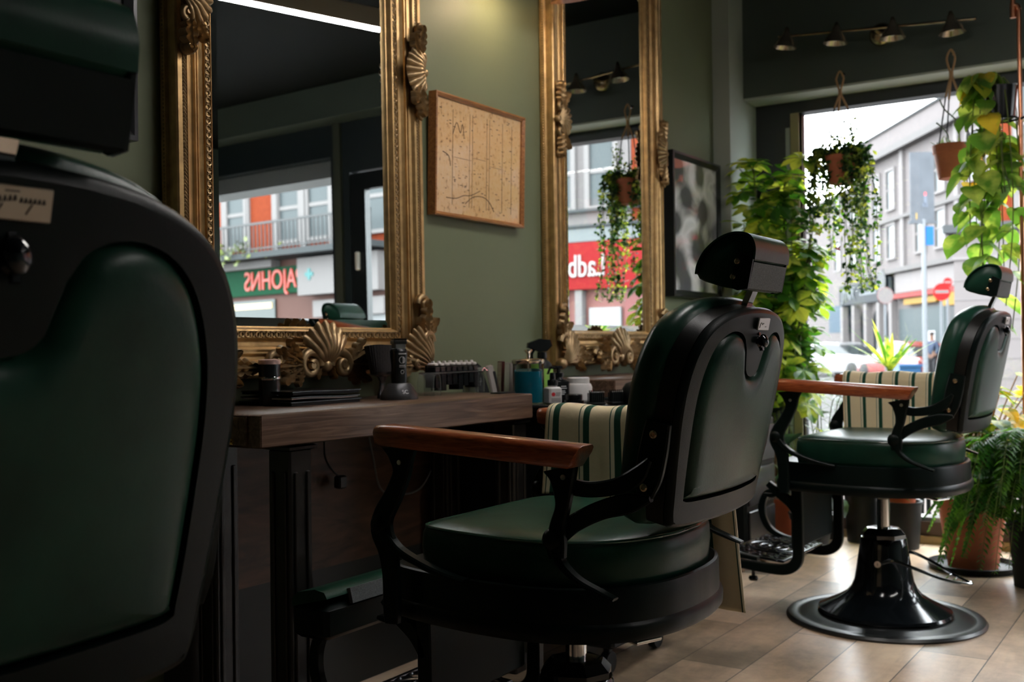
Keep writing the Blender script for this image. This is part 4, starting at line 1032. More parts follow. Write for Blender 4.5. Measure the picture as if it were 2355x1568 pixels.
# ---- tall umbrella plant by the pilaster
random.seed(21)
t = thing('umbrella_plant', 'tall yellow green umbrella plant in a brown plastic pot, left of the shop window', 'plant', (4.80, 1.70, 0))
pot(t, .065, .085, .21, TERRB)
stm = MB(); f1 = MB(); f2 = MB()
stems = []
for k, (tx, ty, tz) in enumerate(((-.06, .10, 1.74), (.02, -.02, 1.70), (.02, -.14, 1.42), (-.07, .14, 1.40), (.05, -.12, 1.22), (.0, .06, 1.30))):
    p = spline([(.01*k-.02, .012*(k-2), .19), (tx*.3, ty*.25, .19+(tz-.19)*.4), (tx*.7, ty*.7, .19+(tz-.19)*.75), (tx, ty, tz)], 10); stems.append(p)
    stm.tube(p, [.007-.004*i/len(p) for i in range(len(p))], 6)
stm.build('stems', STEM, t)
MB().tube([(.0, .03, .19), (-.02, .04, 1.28)], .006, 8).build('support_cane', CANE, t)
wh = MB(); ptl = MB()
for p in stems:
    n = len(p); top = p[-1][2]
    cnt = int(15+(top-.4)*15)
    for i in range(cnt):
        q = p[min(n-1, int((.30+.70*(i+1)/cnt)*(n-1)))]; base = Vector(q)
        a = random.uniform(0, 2*pi); el = random.uniform(.0, .8) if i < cnt-2 else random.uniform(.5, 1.2)
        d = Vector((cos(a)*cos(el), sin(a)*cos(el), sin(el))); ln = random.uniform(.06, .14)
        tip = base+d*ln
        tip.x = min(tip.x, .27); tip.y = max(-.13, min(tip.y, .17))
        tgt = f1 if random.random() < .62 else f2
        ptl.tube([base, base+d*ln*.5+Vector((0, 0, .01)), tip], .0022, 4)
        nn = random.choice((6, 7, 8)); ax = (d*.35+Vector((-.15, -.1, .85))+rv(.35)).normalized(); e1 = ax.orthogonal().normalized(); e2 = ax.cross(e1)
        for j in range(nn):
            b = 2*pi*j/nn+random.uniform(-.15, .15); dd = (e1*cos(b)+e2*sin(b))*.92+ax*random.uniform(-.15, .25)
            leaf(tgt, tip, dd, ax, random.uniform(.075, .118), random.uniform(.022, .031), .28, .62, 5)
ptl.build('petioles', STEM, t); f1.build('foliage', L_SCH, t, sharp=0); o = f2.build('darker_foliage', leafmat('umbrella_plant_leaf_two', '#35661f', '#86ad3e', .56, 9, .5), t, sharp=0)  # second, darker leaf green for whorls picked at random
# ---- low leafy plants under it
random.seed(5)
t = thing('philodendron', 'low dark large leaved plant between the umbrella plant and the far chair', 'plant', (4.66, 1.52, 0))
pot(t, .07, .09, .17, BLKM)
f1 = MB(); f2 = MB(); st = MB()
for i in range(46):
    a = random.uniform(0, 2*pi); el = random.uniform(.35, 1.35); r = random.uniform(.16, .52)
    d = Vector((cos(a)*cos(el), sin(a)*cos(el), sin(el)))
    b = Vector((0, 0, .16)); tip = b+d*r; tip.z = max(tip.z, .25)
    st.tube(spline([tuple(b), tuple(b+d*r*.5+Vector((0, 0, .05))), tuple(tip)], 4), .003, 4)
    out = Vector((cos(a), sin(a), -.35+.3*random.random())); heart(f1 if i % 3 else f2, tip, out, Vector((-.3*cos(a), -.3*sin(a), 1))+rv(.3), random.uniform(.09, .15), random.uniform(.035, .06))
st.build('stems', STEM, t); f1.build('foliage', L_DRK, t, sharp=0); o = f2.build('light_foliage', L_VAR, t, sharp=0); o['label'] = 'yellow splashed leaves'
t = thing('palm', 'small grey green palm with a feathered frond, right of the umbrella plant', 'plant', (5.0, 1.575, 0))
pot(t, .06, .075, .15, BLKM)
f1 = MB(); st = MB()
for a, L, hz in ((-.9, .30, .60), (.4, .28, .62), (2.2, .26, .6), (-2.2, .24, .55), (3.0, .2, .66)):
    p = spline([(0, 0, .14), (.03*cos(a), .03*sin(a), hz*.7), (.4*L*cos(a), .4*L*sin(a), hz+.12), (L*cos(a)*.8, L*sin(a), hz+.06)], 8); st.tube(p, .0025, 4)
    for i in range(10, len(p)-1):
        tg = (Vector(p[i+1])-Vector(p[i-1])).normalized(); sd = tg.cross(Vector((0, 0, 1))).normalized()
        for s in (1, -1): leaf(f1, Vector(p[i]), tg*.7+sd*s, Vector((0, 0, 1)), .10, .005, .3, 1, 3)
st.build('stems', STEM, t); f1.build('fronds', L_GRY, t, sharp=0)
# ---- yucca in stacked pots
random.seed(8)
t = thing('black_bucket', 'black plastic bucket on the floor under the orange pot, left of the far chair pedestal', 'bucket', (4.93, 1.20, 0))
MB().lathe([(0, 0), (.075, 0), (.088, .20), (.093, .20), (.093, .212), (.084, .212), (.078, .19), (.07, .012), (0, .012)], 36).build('bucket_body', BLKM, t)
t = thing('yucca', 'slender yucca with sword leaves in an orange pot, rising behind the far towel', 'plant', (4.93, 1.20, .014))
pot(t, .05, .066, .245, TERRB, .006, .03)
MB().tube(spline([(0, 0, .21), (.005, .015, .45), (0, .03, .66), (0, .04, .78)], 5), .009, 8).build('trunk', CANE, t)
f1 = MB()
for i in range(15):
    a = i*2.4; el = 1.45-.075*i; d = Vector((cos(a)*cos(el), sin(a)*cos(el), sin(el)))
    leaf(f1, Vector((0, .04, .74+.004*i)), d, Vector((-cos(a)*sin(el), -sin(a)*sin(el), cos(el))), random.uniform(.20, .29), .014, .12, 1.1, 6)
f1.build('sword_leaves', L_VAR, t, sharp=0)
t = thing('black_bucket', 'black plastic bucket standing empty behind its twin near the window sill', 'bucket', (5.00, 1.39, 0))
MB().lathe([(0, 0), (.07, 0), (.083, .215), (.087, .215), (.087, .225), (.08, .225), (.066, .012), (0, .012)], 36).build('bucket_body', BLKM, t)
# ---- hanging planters
LTH = mat('tan_leather_strap', '#a8845f', .7); CORD = mat('dark_cord', (.03, .035, .04), .7)
def hanger(t, zt, zk, zb, zp, r):
    q = MB(); 
    q.tube(spline([(0, 0, zk), (.0, .014, zk+.05), (.0, .016, zt-.03), (0, 0, zt), (.0, -.016, zt-.03), (.0, -.014, zk+.05), (0, 0, zk)], 6), .0045, 6)
    for k in range(3):
        a = .5+k*2*pi/3; q.tube([(0, 0, zk), (.035*cos(a), .035*sin(a), zb)], .005, 6)
    q.tube([(0, 0, zk-.012), (0, 0, zk+.014)], .009, 8)
    q.build('leather_hanger', LTH, t)
    q = MB()
    for k in range(3):
        a = .5+k*2*pi/3; q.tube([(.035*cos(a), .035*sin(a), zb), (r*cos(a), r*sin(a), zp)], .0032, 5)
    q.build('cords', CORD, t)
    MB().lathe([(0, 0), (.009, 0), (.009, .004), (.003, .005), (.003, .034), (0, .034)], 12, M=Matrix.Translation((XB-t.location.x+.0, 0, zt-.006)) @ Matrix.Rotation(-pi/2, 4, 'Y')).build('hook', CHROME, t)
HX = 4.895
t = thing('hanging_ivy', 'terracotta planter hung in front of the window, overgrown with trailing small leaved ivy', 'plant', (HX, 1.437, 0))
hanger(t, 2.175, 2.075, 2.00, 1.78, .070)
p_ = MB().lathe([(0, 1.655), (.052, 1.655), (.066, 1.76), (.072, 1.76), (.074, 1.785), (.066, 1.785), (.062, 1.77), (0, 1.768)], 36).build('pot', TERRA, t)
random.seed(33)
f1 = MB(); f2 = MB(); st = MB()
def vine(path, dens, size, spread):
    st.tube(path, .0016, 4)
    for i in range(len(path)-1):
        for k in range(dens):
            b = Vector(path[i])+rv(spread); d = rv(1); d.z = d.z*.6-.3
            leaf(f1 if random.random() < .7 else f2, b, d, rv(1)+Vector((-.3, 0, .6)), size*random.uniform(.7, 1.3), size*random.uniform(.32, .45), .2, .9, 3)
for i in range(44):
    a = random.uniform(0, 2*pi); r = random.uniform(.06, .11)
    if 2.6 < a < 3.5: continue
    dz = random.choice((.12, .2, .3, .3, .42, .5)) if i % 3 else .58
    if dz > .5 and a < 3.5: a = random.uniform(3.6, 6)
    y = max(-.16, min(.14, r*sin(a)*1.35)); x = max(-.1, min(.13, r*cos(a)))
    pth = spline([(.03*cos(a), .03*sin(a), 1.775), (x*.8, y*.8, 1.81), (x, y, 1.72), (x+random.uniform(-.02, .02), y+random.uniform(-.03, .03), 1.72-dz*.55), (x+random.uniform(-.03, .03), y*1.1+random.uniform(-.04, .04), 1.74-dz)], 5+int(dz*12))
    vine(pth, 3 if dz < .45 else 2, .024, .014)
for a, h_, y in ((0, .16, .05), (1.5, .10, .0), (3, .15, -.05), (4.5, .18, -.035), (5, .12, .03), (2, .2, -.06), (2.5, .08, .07)):
    vine(spline([(0, y*.5, 1.77), (.02*cos(a), y, 1.80), (.02*cos(a), y*1.1, 1.77+h_)], 9), 3, .018, .018)
vine(spline([(0, -.05, 1.82), (0, -.075, 1.9), (0, -.10, 1.96)], 4), 1, .012, .008)
for i in range(420):
    d = rv(1); d.x *= .75
    b = Vector((d.x*.085, -.012+d.y*.098, 1.745+d.z*.09))
    if b.x < -.02 and .0 < b.y < .055 and b.z < 1.79: continue
    leaf(f1 if random.random() < .8 else f2, b, rv(1), Vector((0, 0, 1))+rv(.5), .027, .0115, .2, .9, 3)
st.build('stems', STEM, t); f1.build('foliage', L_IVY, t, sharp=0); o = f2.build('light_foliage', L_VAR, t, sharp=0)
rf = MB()
for y, z in ((.118, 1.44), (.108, 1.447), (.112, 1.43), (.02, 1.36)):
    for k in range(5): leaf(rf, Vector((0, y, z)), rv(1), rv(1), .016, .006, .2, 1, 3)
o = rf.build('red_flowers', mat('red_petals', (.55, .03, .03), .5), t, sharp=0); o['label'] = 'small red flowers'
t = thing('hanging_succulent', 'plain terracotta pot with pale wispy succulents, hung right of the ivy planter', 'plant', (HX, .955, 0))
hanger(t, 2.195, 2.085, 1.985, 1.772, .078)
pp_ = MB().lathe([(0, 1.632), (.058, 1.632), (.074, 1.742), (.080, 1.744), (.082, 1.778), (.073, 1.778), (.068, 1.76), (0, 1.758)], 40).build('pot', TERRA, t)
random.seed(4)
f1 = MB()
for i in range(60):
    d = rv(1); d.z = abs(d.z)+.2
    leaf(f1, Vector((random.uniform(-.05, .05), random.uniform(-.05, .05), 1.76)), d, Vector((0, 0, 1)), random.uniform(.04, .07), .005, .2, 1, 3)
for y0, y1, h_ in ((-.03, .045, .22), (-.035, -.02, .13), (.02, .06, .12)):
    f1.tube(spline([(0, y0, 1.76), (0, y0*.8, 1.76+h_*.5), (-.01, y1*.6, 1.76+h_*.8), (-.02, y1, 1.76+h_)], 6), .0035, 5)
f1.build('succulent_leaves', L_GRY, t, sharp=0)
# ---- copper pipe stand with the trailing pothos
COPPER = mat('copper_pipe', (.62, .27, .15), .28, 1)
t = thing('copper_pipe_stand', 'copper water pipe running up at the right edge of the frame', 'pipe', (4.60, .642, 0))
q = MB().tube([(0, 0, 0), (0, 0, 2.235)], .0085, 12)
q.tube(spline([(0, 0, 2.235), (0, .006, 2.25), (0, .020, 2.255)], 6), .0095, 12); q.tube([(0, .021, 2.215), (0, .021, CEIL)], .0085, 12); q.tube([(0, .021, 2.205), (0, .021, 2.26)], .0115, 12)
q.build('pipe', COPPER, t)
MB().tube([(.07, .05, 1.812), (0, 0, 1.80), (-.05, -.05, 1.812)], .005, 8).torus((.0, .072, 1.806), .062, .004, seg=28).build('pot_ring', IRON, t)
t = thing('trailing_pothos', 'trailing pothos with big yellow green leaves on the copper pipe at the right edge', 'plant', (4.60, .714, 1.811))
MB().lathe([(0, 0), (.052, 0), (.064, .125), (.058, .125), (.05, .11), (0, .11)], 32).build('pot', BLK, t)
random.seed(14)
f1 = MB(); f2 = MB(); st = MB()
for i in range(15):
    a = random.uniform(0, 2*pi); y1 = -.05+.02*i if i < 10 else random.uniform(-.05, .1); x1 = random.uniform(-.08, .08)
    z1 = random.choice((-.45, -.6, -.75, -.85, -.3)) if y1 < .12 else random.choice((-.3, -.5))
    pth = spline([(0, .02*cos(a), .11), (x1*.6, y1*.6+.02, .17), (x1, y1, .06), (x1+random.uniform(-.02, .02), y1+random.uniform(-.02, .02), z1*.5), (x1, y1+random.uniform(-.03, .03), z1)], 5)
    st.tube(pth, .0024, 5)
    for k in range(3, len(pth)-1):
        if random.random() < .62 and not (pth[k][2] > -.03 and pth[k][1] < .05 and pth[k][0] < .05):
            p = Vector(pth[k]); an = random.uniform(0, 2*pi); out = Vector((cos(an), sin(an), -.55-random.random()*.5)); sz = random.uniform(.075, .118)
            pb = p+Vector((cos(an), sin(an), .1))*random.uniform(.02, .04); st.tube([p, pb], .0014, 4)
            heart(f2 if random.random() < .07 else f1, pb, out, Vector((cos(an), sin(an), .8))+rv(.4), sz, sz*random.uniform(.40, .5), .25)
st.build('vines', STEM, t); f1.build('foliage', L_POT, t, sharp=0); o = f2.build('yellow_foliage', L_YEL, t, sharp=0); o['label'] = 'yellowed leaves'
# ---- floor plants on the right
random.seed(9)
t = thing('variegated_pothos', 'bushy green and yellow pothos in a terracotta floor pot right of the far chair', 'plant', (4.62, .845, 0))
MB().lathe([(0, 0), (.165, 0), (.175, .025), (.168, .027), (.16, .008), (0, .008)], 40).build('saucer', BLKM, t)
pot(t, .095, .135, .285, TERRA, .01, .035, z=.009)
f1 = MB(); f2 = MB(); st = MB()
for i in range(240):
    a = random.uniform(0, 2*pi); r = random.uniform(.02, .26)**1; zz = random.uniform(.30, .80)*(1.0-.55*r)
    p = Vector((min(.22, r*cos(a)), r*sin(a)*.95-.02, .06+zz)); b = Vector((.03*cos(a), .03*sin(a), .275))
    if i % 2 == 0: st.tube(spline([tuple(b), tuple(b*.5+p*.5+Vector((0, 0, .06))), tuple(p)], 4), .0025, 4)
    out = Vector((cos(a), sin(a), random.uniform(-.8, .3))); sz = random.uniform(.055, .085)
    heart(f2 if random.random() < .5 else f1, p, out, Vector((cos(a)*.3-.2, sin(a)*.3, 1))+rv(.3), sz, sz*.42, .25)
st.build('stems', mat('amber_stem', '#a3722f', .6), t); f1.build('foliage', L_VAR, t, sharp=0); o = f2.build('yellow_foliage', L_YEL, t, sharp=0); o['label'] = 'yellow leaves'
MB().tube([(-.02, .02, .27), (-.03, .03, .66)], .008, 8).tube([(.03, -.06, .27), (.03, -.07, .62)], .006, 8).build('moss_cane', mat('orange_cane', '#b0662f', .7), t)
t = thing('fern', 'feathery green fern at the lower right edge in front of the terracotta floor pot', 'plant', (4.40, .575, 0))
pot(t, .085, .105, .24, BLKM, .006, .03)
random.seed(17)
f1 = MB(); st = MB()
for i in range(120):
    a = random.uniform(0, 2*pi); L = random.uniform(.16, .36); hz = random.uniform(.26, .56)
    ex, ey = min(L*cos(a), .2), L*sin(a)+.06
    p = spline([(.02*cos(a), .02*sin(a), .22), (.3*ex, .3*ey, hz), (.75*ex, .75*ey, hz+.02), (ex, ey, hz-random.uniform(.08, .24))], 7)
    st.tube(p, .0014, 4); n = len(p)
    for k in range(5, n-1):
        tg = (Vector(p[k+1])-Vector(p[k-1])).normalized(); sd = tg.cross(Vector((0, 0, 1)))
        if sd.length < .1: continue
        sd.normalize(); wl = .058*sin(pi*(.12+.86*k/n))
        for s in (1, -1):
            for o_ in (0, .5):
                b = Vector(p[k]).lerp(Vector(p[k+1]), o_); leaf(f1, b, sd*s+tg*.45, Vector((0, 0, 1))+rv(.2), wl*random.uniform(.8, 1.2), wl*.2, .3, .8, 2)
st.build('stems', STEM, t); f1.build('fronds', L_FRN, t, sharp=0)
# ================================================================ lamps
BRONZE = mat('aged_brass_lamp', (.42, .34, .22), .25, 1)
SMOKE = mat('smoked_bronze_shade', (.62, .54, .43), .26, .9)
lr = thing('spotlight_rail', 'brass rail with four bell shaded spotlights on the bulkhead above the shop window', 'spotlight', (0, 0, 0))
RX = 4.835
def rz_(y): return 2.356+(y-1.6)*(2.294-2.356)/(.848-1.6)
MB().tube([(RX, 1.70, rz_(1.70)), (RX, .845, rz_(.845))], .006, 10).ball((RX, 1.70, rz_(1.70)), .008, 8).ball((RX, .845, rz_(.845)), .008, 8).build('rail', BRONZE, lr)
MB().lathe([(0, 0), (.052, 0), (.052, .008), (.046, .020), (.030, .030), (.010, .034), (.009, XB-RX-.002), (0, XB-RX-.002)], 32, M=Matrix.Translation((XB, 1.263, 2.326)) @ Matrix.Rotation(-pi/2, 4, 'Y')).build('wall_rose', BRONZE, lr)
for y, tl in ((1.661, .25), (1.428, .15), (1.179, .0), (.935, -.1)):
    z = rz_(y); Ml = Matrix.Translation((RX-.02, y, z-.012)) @ Euler((tl*.6, -.02, 0)).to_matrix().to_4x4()
    s = MB().lathe([(.012, .030), (.016, .022), (.018, .010), (.026, -.004), (.041, -.022), (.050, -.040), (.054, -.046), (.056, -.046), (.052, -.038), (.043, -.020), (.028, -.002), (.020, .012), (.014, .030)], 32, M=Ml).build('bell_shade', SMOKE, lr)
    MB().lathe([(0, .050), (.006, .049), (.010, .040), (.0135, .030), (.014, .018), (0, .018)], 18, M=Ml).build('shade_cap', BRONZE, s)
    MB().ball((0, 0, -.018), .017, 12, M=Ml).build('bulb', mat('frosted_bulb', (.8, .78, .72), .3, spec=.5), s)
    MB().tube([(RX, y-.02, z), (RX, y+.02, z)], .009, 10).build('swivel', BRONZE, s)
# linear ceiling lights (the nearest is mirrored in the first mirror, the other is added fill)
LED = mat('led_diffuser', (.9, .9, .9), .5, emit=(1, .96, .92), estr=78)
LEDB = mat('grey_lamp_body', (.22, .21, .20), .45)
def linear(loc, rz, L, label):
    t = thing('linear_light', label, 'ceiling light', loc, rz, 'linear ceiling lights')
    MB().rings([[(x, -.017, 0), (x, .017, 0), (x, .017, .075), (x, .012, .080), (x, -.012, .080), (x, -.017, .075)] for x in (-L/2, L/2)]).build('lamp_body', LEDB, t, sharp=25)
    MB().rbox(-L/2+.004, L/2-.004, -.015, .015, -.010, .001, .003).build('diffuser', LED, t)
    for x in (-L/2+.15, L/2-.15): MB().tube([(x, 0, .07), (x, 0, CEIL-loc[2])], .002, 6).build('suspension_wire', CHROME, t)
    return t
linear((2.53, .91, 2.245), RD(17), 1.62, 'suspended linear light whose reflection crosses the top of the first gilt mirror')
linear((2.5, -.9, 2.42), RD(90), 1.6, 'added unseen linear light that fills the far side of the room')  # extra strip out of view, added to brighten the room and floor
# copper pendant and dark wall lamp between the mirrors
t = thing('copper_pendant', 'copper pendant lamp whose rim shows at the top edge in front of the second mirror', 'lamp', (3.105, 1.80, 2.098))
Mt = Euler((0, RD(-14), 0)).to_matrix().to_4x4()
MB().lathe([(.085, 0), (.083, .012), (.062, .055), (.030, .085), (.026, .10), (.022, .10), (.027, .083), (.058, .052), (.079, .010)], 40, M=Mt).build('copper_shade', mat('spun_copper', (.75, .34, .16), .25, 1), t)
MB().lathe([(0, .035), (.018, .04), (.022, .055), (.016, .075), (.012, .10), (0, .10)], 18, M=Mt).build('bulb', mat('warm_bulb', (1, .8, .6), .4, emit=(1, .62, .30), estr=30), t)
MB().tube([(.0, 0, .098), (-.03, 0, .2), (-.03, 0, CEIL-2.085)], .003, 8).build('flex', CABLE, t)
l = bpy.data.lights.new('pendant_glow', 'POINT'); l.energy = 5; l.color = (1, .62, .34); l.shadow_soft_size = .02
lo = bpy.data.objects.new('pendant_glow', l); COL.objects.link(lo); lo.parent = t; lo.location = (0.005, 0, .02)
t = thing('wall_lamp', 'dark dome wall lamp just above the framed sepia print', 'lamp', (2.86, 1.86, 2.09))
MB().lathe([(.062, 0), (.060, .010), (.046, .045), (.02, .065), (.016, .065), (.042, .042), (.057, .008)], 32).build('dome_shade', BLK, t)
MB().lathe([(0, .02), (.016, .022), (.019, .036), (.012, .05), (0, .05)], 16).build('bulb', MATS['warm_bulb'], t)
MB().tube(spline([(0, 0, .06), (0, .02, .11), (0, .10, .12), (0, .148, .10)], 6), .006, 8).lathe([(0, 0), (.035, 0), (.035, .008), (0, .010)], 20, M=Matrix.Translation((0, .152, .10)) @ Matrix.Rotation(pi/2, 4, 'X')).build('wall_arm', BLK, t)
l = bpy.data.lights.new('wall_lamp_glow', 'POINT'); l.energy = 7; l.color = (1, .72, .45); l.shadow_soft_size = .03
lo = bpy.data.objects.new('wall_lamp_glow', l); COL.objects.link(lo); lo.parent = t; lo.location = (0, 0, .0)
# ================================================================ the street outside
GZ = -.5
def E(c, k=.22):   # scales street colours darker than life, in place of dimmer daylight outside
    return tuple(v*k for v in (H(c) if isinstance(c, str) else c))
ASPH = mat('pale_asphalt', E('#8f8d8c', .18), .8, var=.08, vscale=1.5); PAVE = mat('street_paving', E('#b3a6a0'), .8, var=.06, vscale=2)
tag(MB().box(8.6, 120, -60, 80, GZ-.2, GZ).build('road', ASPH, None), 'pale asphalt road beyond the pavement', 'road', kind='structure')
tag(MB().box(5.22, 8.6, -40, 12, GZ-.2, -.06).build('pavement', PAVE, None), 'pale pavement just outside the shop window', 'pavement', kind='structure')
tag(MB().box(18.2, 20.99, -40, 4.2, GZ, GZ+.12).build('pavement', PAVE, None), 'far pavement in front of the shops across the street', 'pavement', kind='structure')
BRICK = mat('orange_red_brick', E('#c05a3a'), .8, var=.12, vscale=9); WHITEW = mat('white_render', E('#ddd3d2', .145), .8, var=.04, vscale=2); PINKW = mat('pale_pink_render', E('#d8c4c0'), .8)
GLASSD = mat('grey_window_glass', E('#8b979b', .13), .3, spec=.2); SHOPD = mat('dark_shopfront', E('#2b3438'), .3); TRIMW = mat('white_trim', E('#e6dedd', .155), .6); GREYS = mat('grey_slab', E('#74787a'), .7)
class Fac:
    # facade helper: u along, z up, d out of the facade
    def __init__(s, o, du, dn): s.o = Vector(o); s.u = Vector(du).normalized(); s.n = Vector(dn).normalized()
    def M(s): return Matrix(((s.u.x, s.n.x, 0, s.o.x), (s.u.y, s.n.y, 0, s.o.y), (0, 0, 1, s.o.z), (0, 0, 0, 1)))
    def box(s, mb, u0, u1, z0, z1, d0, d1): return mb.box(u0, u1, d0, d1, z0, z1, M=s.M())
    def part(s, name, m, par, *bs):
        q = MB()
        for b in bs: s.box(q, *b)
        return q.build(name, m, par, sharp=0)
    def win(s, par, u, z, w, h, sill=True):
        f = MB(); s.box(f, u-w/2-.12, u-w/2, z-.1, z+h+.12, 0, .10); s.box(f, u+w/2, u+w/2+.12, z-.1, z+h+.12, 0, .10); s.box(f, u-w/2, u+w/2, z+h, z+h+.12, 0, .10); s.box(f, u-w/2, u+w/2, z-.1, z, 0, .12); s.box(f, u-w/2, u+w/2, z+h*.48, z+h*.54, 0, .06)
        o = f.build('window', TRIMW, par, sharp=0)
        s.part('pane', GLASSD, o, (u-w/2, u+w/2, z, z+h, .0, .03))
# brick terrace with the pizza shop (seen in the first mirror): facade faces -X, u runs towards -Y
F1 = Fac((21, -13.6, 0), (0, -1, 0), (-1, 0, 0))
b = thing('brick_terrace', 'orange brick terrace with a balcony above shops, mirrored in the first gilt mirror', 'building', (0, 0, 0))
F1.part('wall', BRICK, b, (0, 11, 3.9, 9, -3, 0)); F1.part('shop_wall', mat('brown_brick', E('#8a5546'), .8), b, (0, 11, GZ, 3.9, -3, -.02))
for u, w in ((.7, .9), (2.62, .75), (3.75, .75), (5.9, .7), (8.2, .9)):
    F1.win(b, u, 4.35, w, 1.75)
F1.part('white_bay', TRIMW, b, (2.05, 2.2, 4.0, 6.6, 0, .14), (3.1, 3.27, 4.0, 6.6, 0, .14), (4.15, 4.35, 4.0, 6.6, 0, .14), (5.35, 5.5, 4.0, 6.5, 0, .08), (6.3, 6.5, 4.0, 6.5, 0, .08))
F1.part('balcony_slab', GREYS, b, (0, 11, 3.82, 3.98, 0, 1.0)); F1.part('cornice', TRIMW, b, (4.2, 11, 3.62, 3.82, 0, .35))
q = MB()
for i in range(74): F1.box(q, .15*i, .15*i+.025, 3.98, 4.75, .93, .955)
F1.box(q, 0, 11, 4.72, 4.78, .92, .97); F1.box(q, 0, 11, 4.05, 4.09, .92, .97); q.build('balcony_railing', mat('black_railing', E((.03, .03, .035)), .5), b, sharp=0)
q = MB(); random.seed(2)
for i in range(160):
    leaf(q, F1.M() @ Vector((random.gauss(5.6, .8), .8+random.random()*.3, random.uniform(3.75, 4.3))), rv(1), rv(1), .16, .05, .2, 1, 3)
q.build('balcony_plants', leafmat('far_leaf', E('#4c5f3a'), '#7f8a58', .5, 2, .3), b, sharp=0)
F1.part('drainpipe', mat('black_railing', E((.03, .03, .035)), .5), b, (1.55, 1.68, 3.98, 9, 0, .12))
fas = F1.part('shop_fascia', mat('green_fascia', E('#1f6b48'), .5), b, (1.9, 10, 2.88, 3.62, 0, .12))
REDL = mat('red_shop_letters', E((.85, .06, .03)), .4, emit=(1, .08, .04), estr=.5)
text('shop_lettering', 'PAPAJOHNS', .76, REDL, frameM((20.86, -17.6, 3.25), (0, -1, 0), (0, 0, 1)) @ Matrix.Diagonal((.73, 1, 1, 1)), fas, .03)
text('small_lettering', 'PIZZA', .3, TRIMW, frameM((20.87, -20.4, 3.25), (0, -1, 0), (0, 0, 1)), fas, .01) if False else None
F1.part('shop_window', mat('green_shop_glass', E('#31473f'), .2), b, (4.4, 6.6, GZ+.7, 2.75, 0, .05), (6.75, 9, GZ+.4, 2.75, 0, .05)); F1.part('warm_sign_light', mat('warm_light_panel', E((.9, .7, .4)), .5, emit=(1, .75, .4), estr=1.2), b, (4.5, 6.4, 2.5, 2.66, .05, .08), (7, 7.8, 2.5, 2.66, .05, .08))
ps = thing('pharmacy_sign', 'white projecting shop sign with a teal cross, mirrored in the first gilt mirror', 'sign', (0, 0, 0))
F1.part('sign_panel', TRIMW, ps, (.2, 3.05, 2.75, 3.75, .12, .5)); F1.part('lower_panel', TRIMW, ps, (.2, 2.7, 2.15, 2.6, .05, .3))
TEAL = mat('teal_cross', E((.01, .42, .42)), .5)
F1.part('teal_cross', TEAL, ps, (2.45, 2.75, 3.25, 3.35, .5, .52), (2.55, 2.65, 3.15, 3.45, .5, .521)); F1.part('teal_cross', TEAL, ps, (.95, 1.13, 3.36, 3.42, .5, .52), (1.01, 1.07, 3.30, 3.48, .5, .521))
F1.part('shopfront', mat('pale_shopfront', E('#c9ccd0'), .4), ps, (.2, 2.2, GZ, 2.15, 0, .06))
F1.part('round_badge', SHOPD, ps, (2.25, 2.55, 1.5, 2.05, .06, .09))
# white bookmaker building (second mirror)
F2 = Fac((21, -4.6, 0), (0, -1, 0), (-1, 0, 0))
b = thing('white_town_house', 'white rendered building above a red shop sign, mirrored in the second gilt mirror', 'building', (0, 0, 0))
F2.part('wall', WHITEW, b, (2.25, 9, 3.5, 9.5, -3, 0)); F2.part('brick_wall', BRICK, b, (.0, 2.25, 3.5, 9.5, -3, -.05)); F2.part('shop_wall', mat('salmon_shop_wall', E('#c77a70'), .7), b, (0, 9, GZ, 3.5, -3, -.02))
for u in (2.95, 4.05, 6.2, 7.6): F2.win(b, u, 4.1, .62, 1.55); F2.win(b, u, 6.6, .62, 1.4)
F2.part('string_course', GREYS, b, (0, 9, 3.98, 4.05, 0, .15), (0, 9, 3.62, 3.68, 0, .25)); F2.part('grey_band', mat('blue_grey_band', E('#8e9699'), .6), b, (0, 9, 3.3, 3.6, 0, .2))
rs = F2.part('shop_fascia', mat('red_fascia', E((.62, .035, .04)), .45), b, (.6, 8.5, 2.22, 3.28, 0, .25))
text('shop_lettering', 'Ladbrokes', .72, mat('white_letters', E('#f0ecec'), .5), frameM((20.72, -7.35, 2.72), (0, -1, 0), (0, 0, 1)) @ Matrix.Diagonal((.7, 1, 1, 1)), rs, .02, 'LEFT')
F2.part('shopfront', mat('red_shopfront', E('#b0403c'), .5), b, (.6, 2.4, GZ, 2.2, 0, .06), (3.9, 4.6, GZ, 2.2, 0, .06)); F2.part('poster_window', mat('pale_poster', E('#d5d6d8'), .4), b, (2.5, 3.3, .6, 1.8, 0, .08)); F2.part('white_pillar', TRIMW, b, (3.42, 3.6, GZ, 2.2, 0, .2), (4.9, 5.1, GZ, 2.2, 0, .2))
# corner block, seen directly at the right
F3 = Fac((21, 4.1, 0), (0, -1, 0), (-1, 0, 0))
b = thing('corner_block', 'white rusticated corner building with brick upper floors, right of the lamp post', 'building', (0, 0, 0))
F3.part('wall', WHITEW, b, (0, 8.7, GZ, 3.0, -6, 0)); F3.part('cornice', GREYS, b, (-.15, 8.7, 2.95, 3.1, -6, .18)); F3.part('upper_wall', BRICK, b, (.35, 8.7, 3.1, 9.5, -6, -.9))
F3.part('string_course', TRIMW, b, (-.02, 8.7, 2.45, 2.5, -6.02, .04), *[(0, 8.7, -.1+.36*k, -.085+.36*k, -6.005, .012) for k in range(7)])
F3.part('corner_quoin', TRIMW, b, (.30, .55, 3.1, 9.5, -1.2, -.85), (.9, 1.1, 3.1, 9.5, -1, -.82), (.3, 1.1, 6.4, 6.6, -1, -.8))
F3.win(b, 1.6, 4.0, .8, 1.7); F3.win(b, 1.8, .4, .6, 1.3)
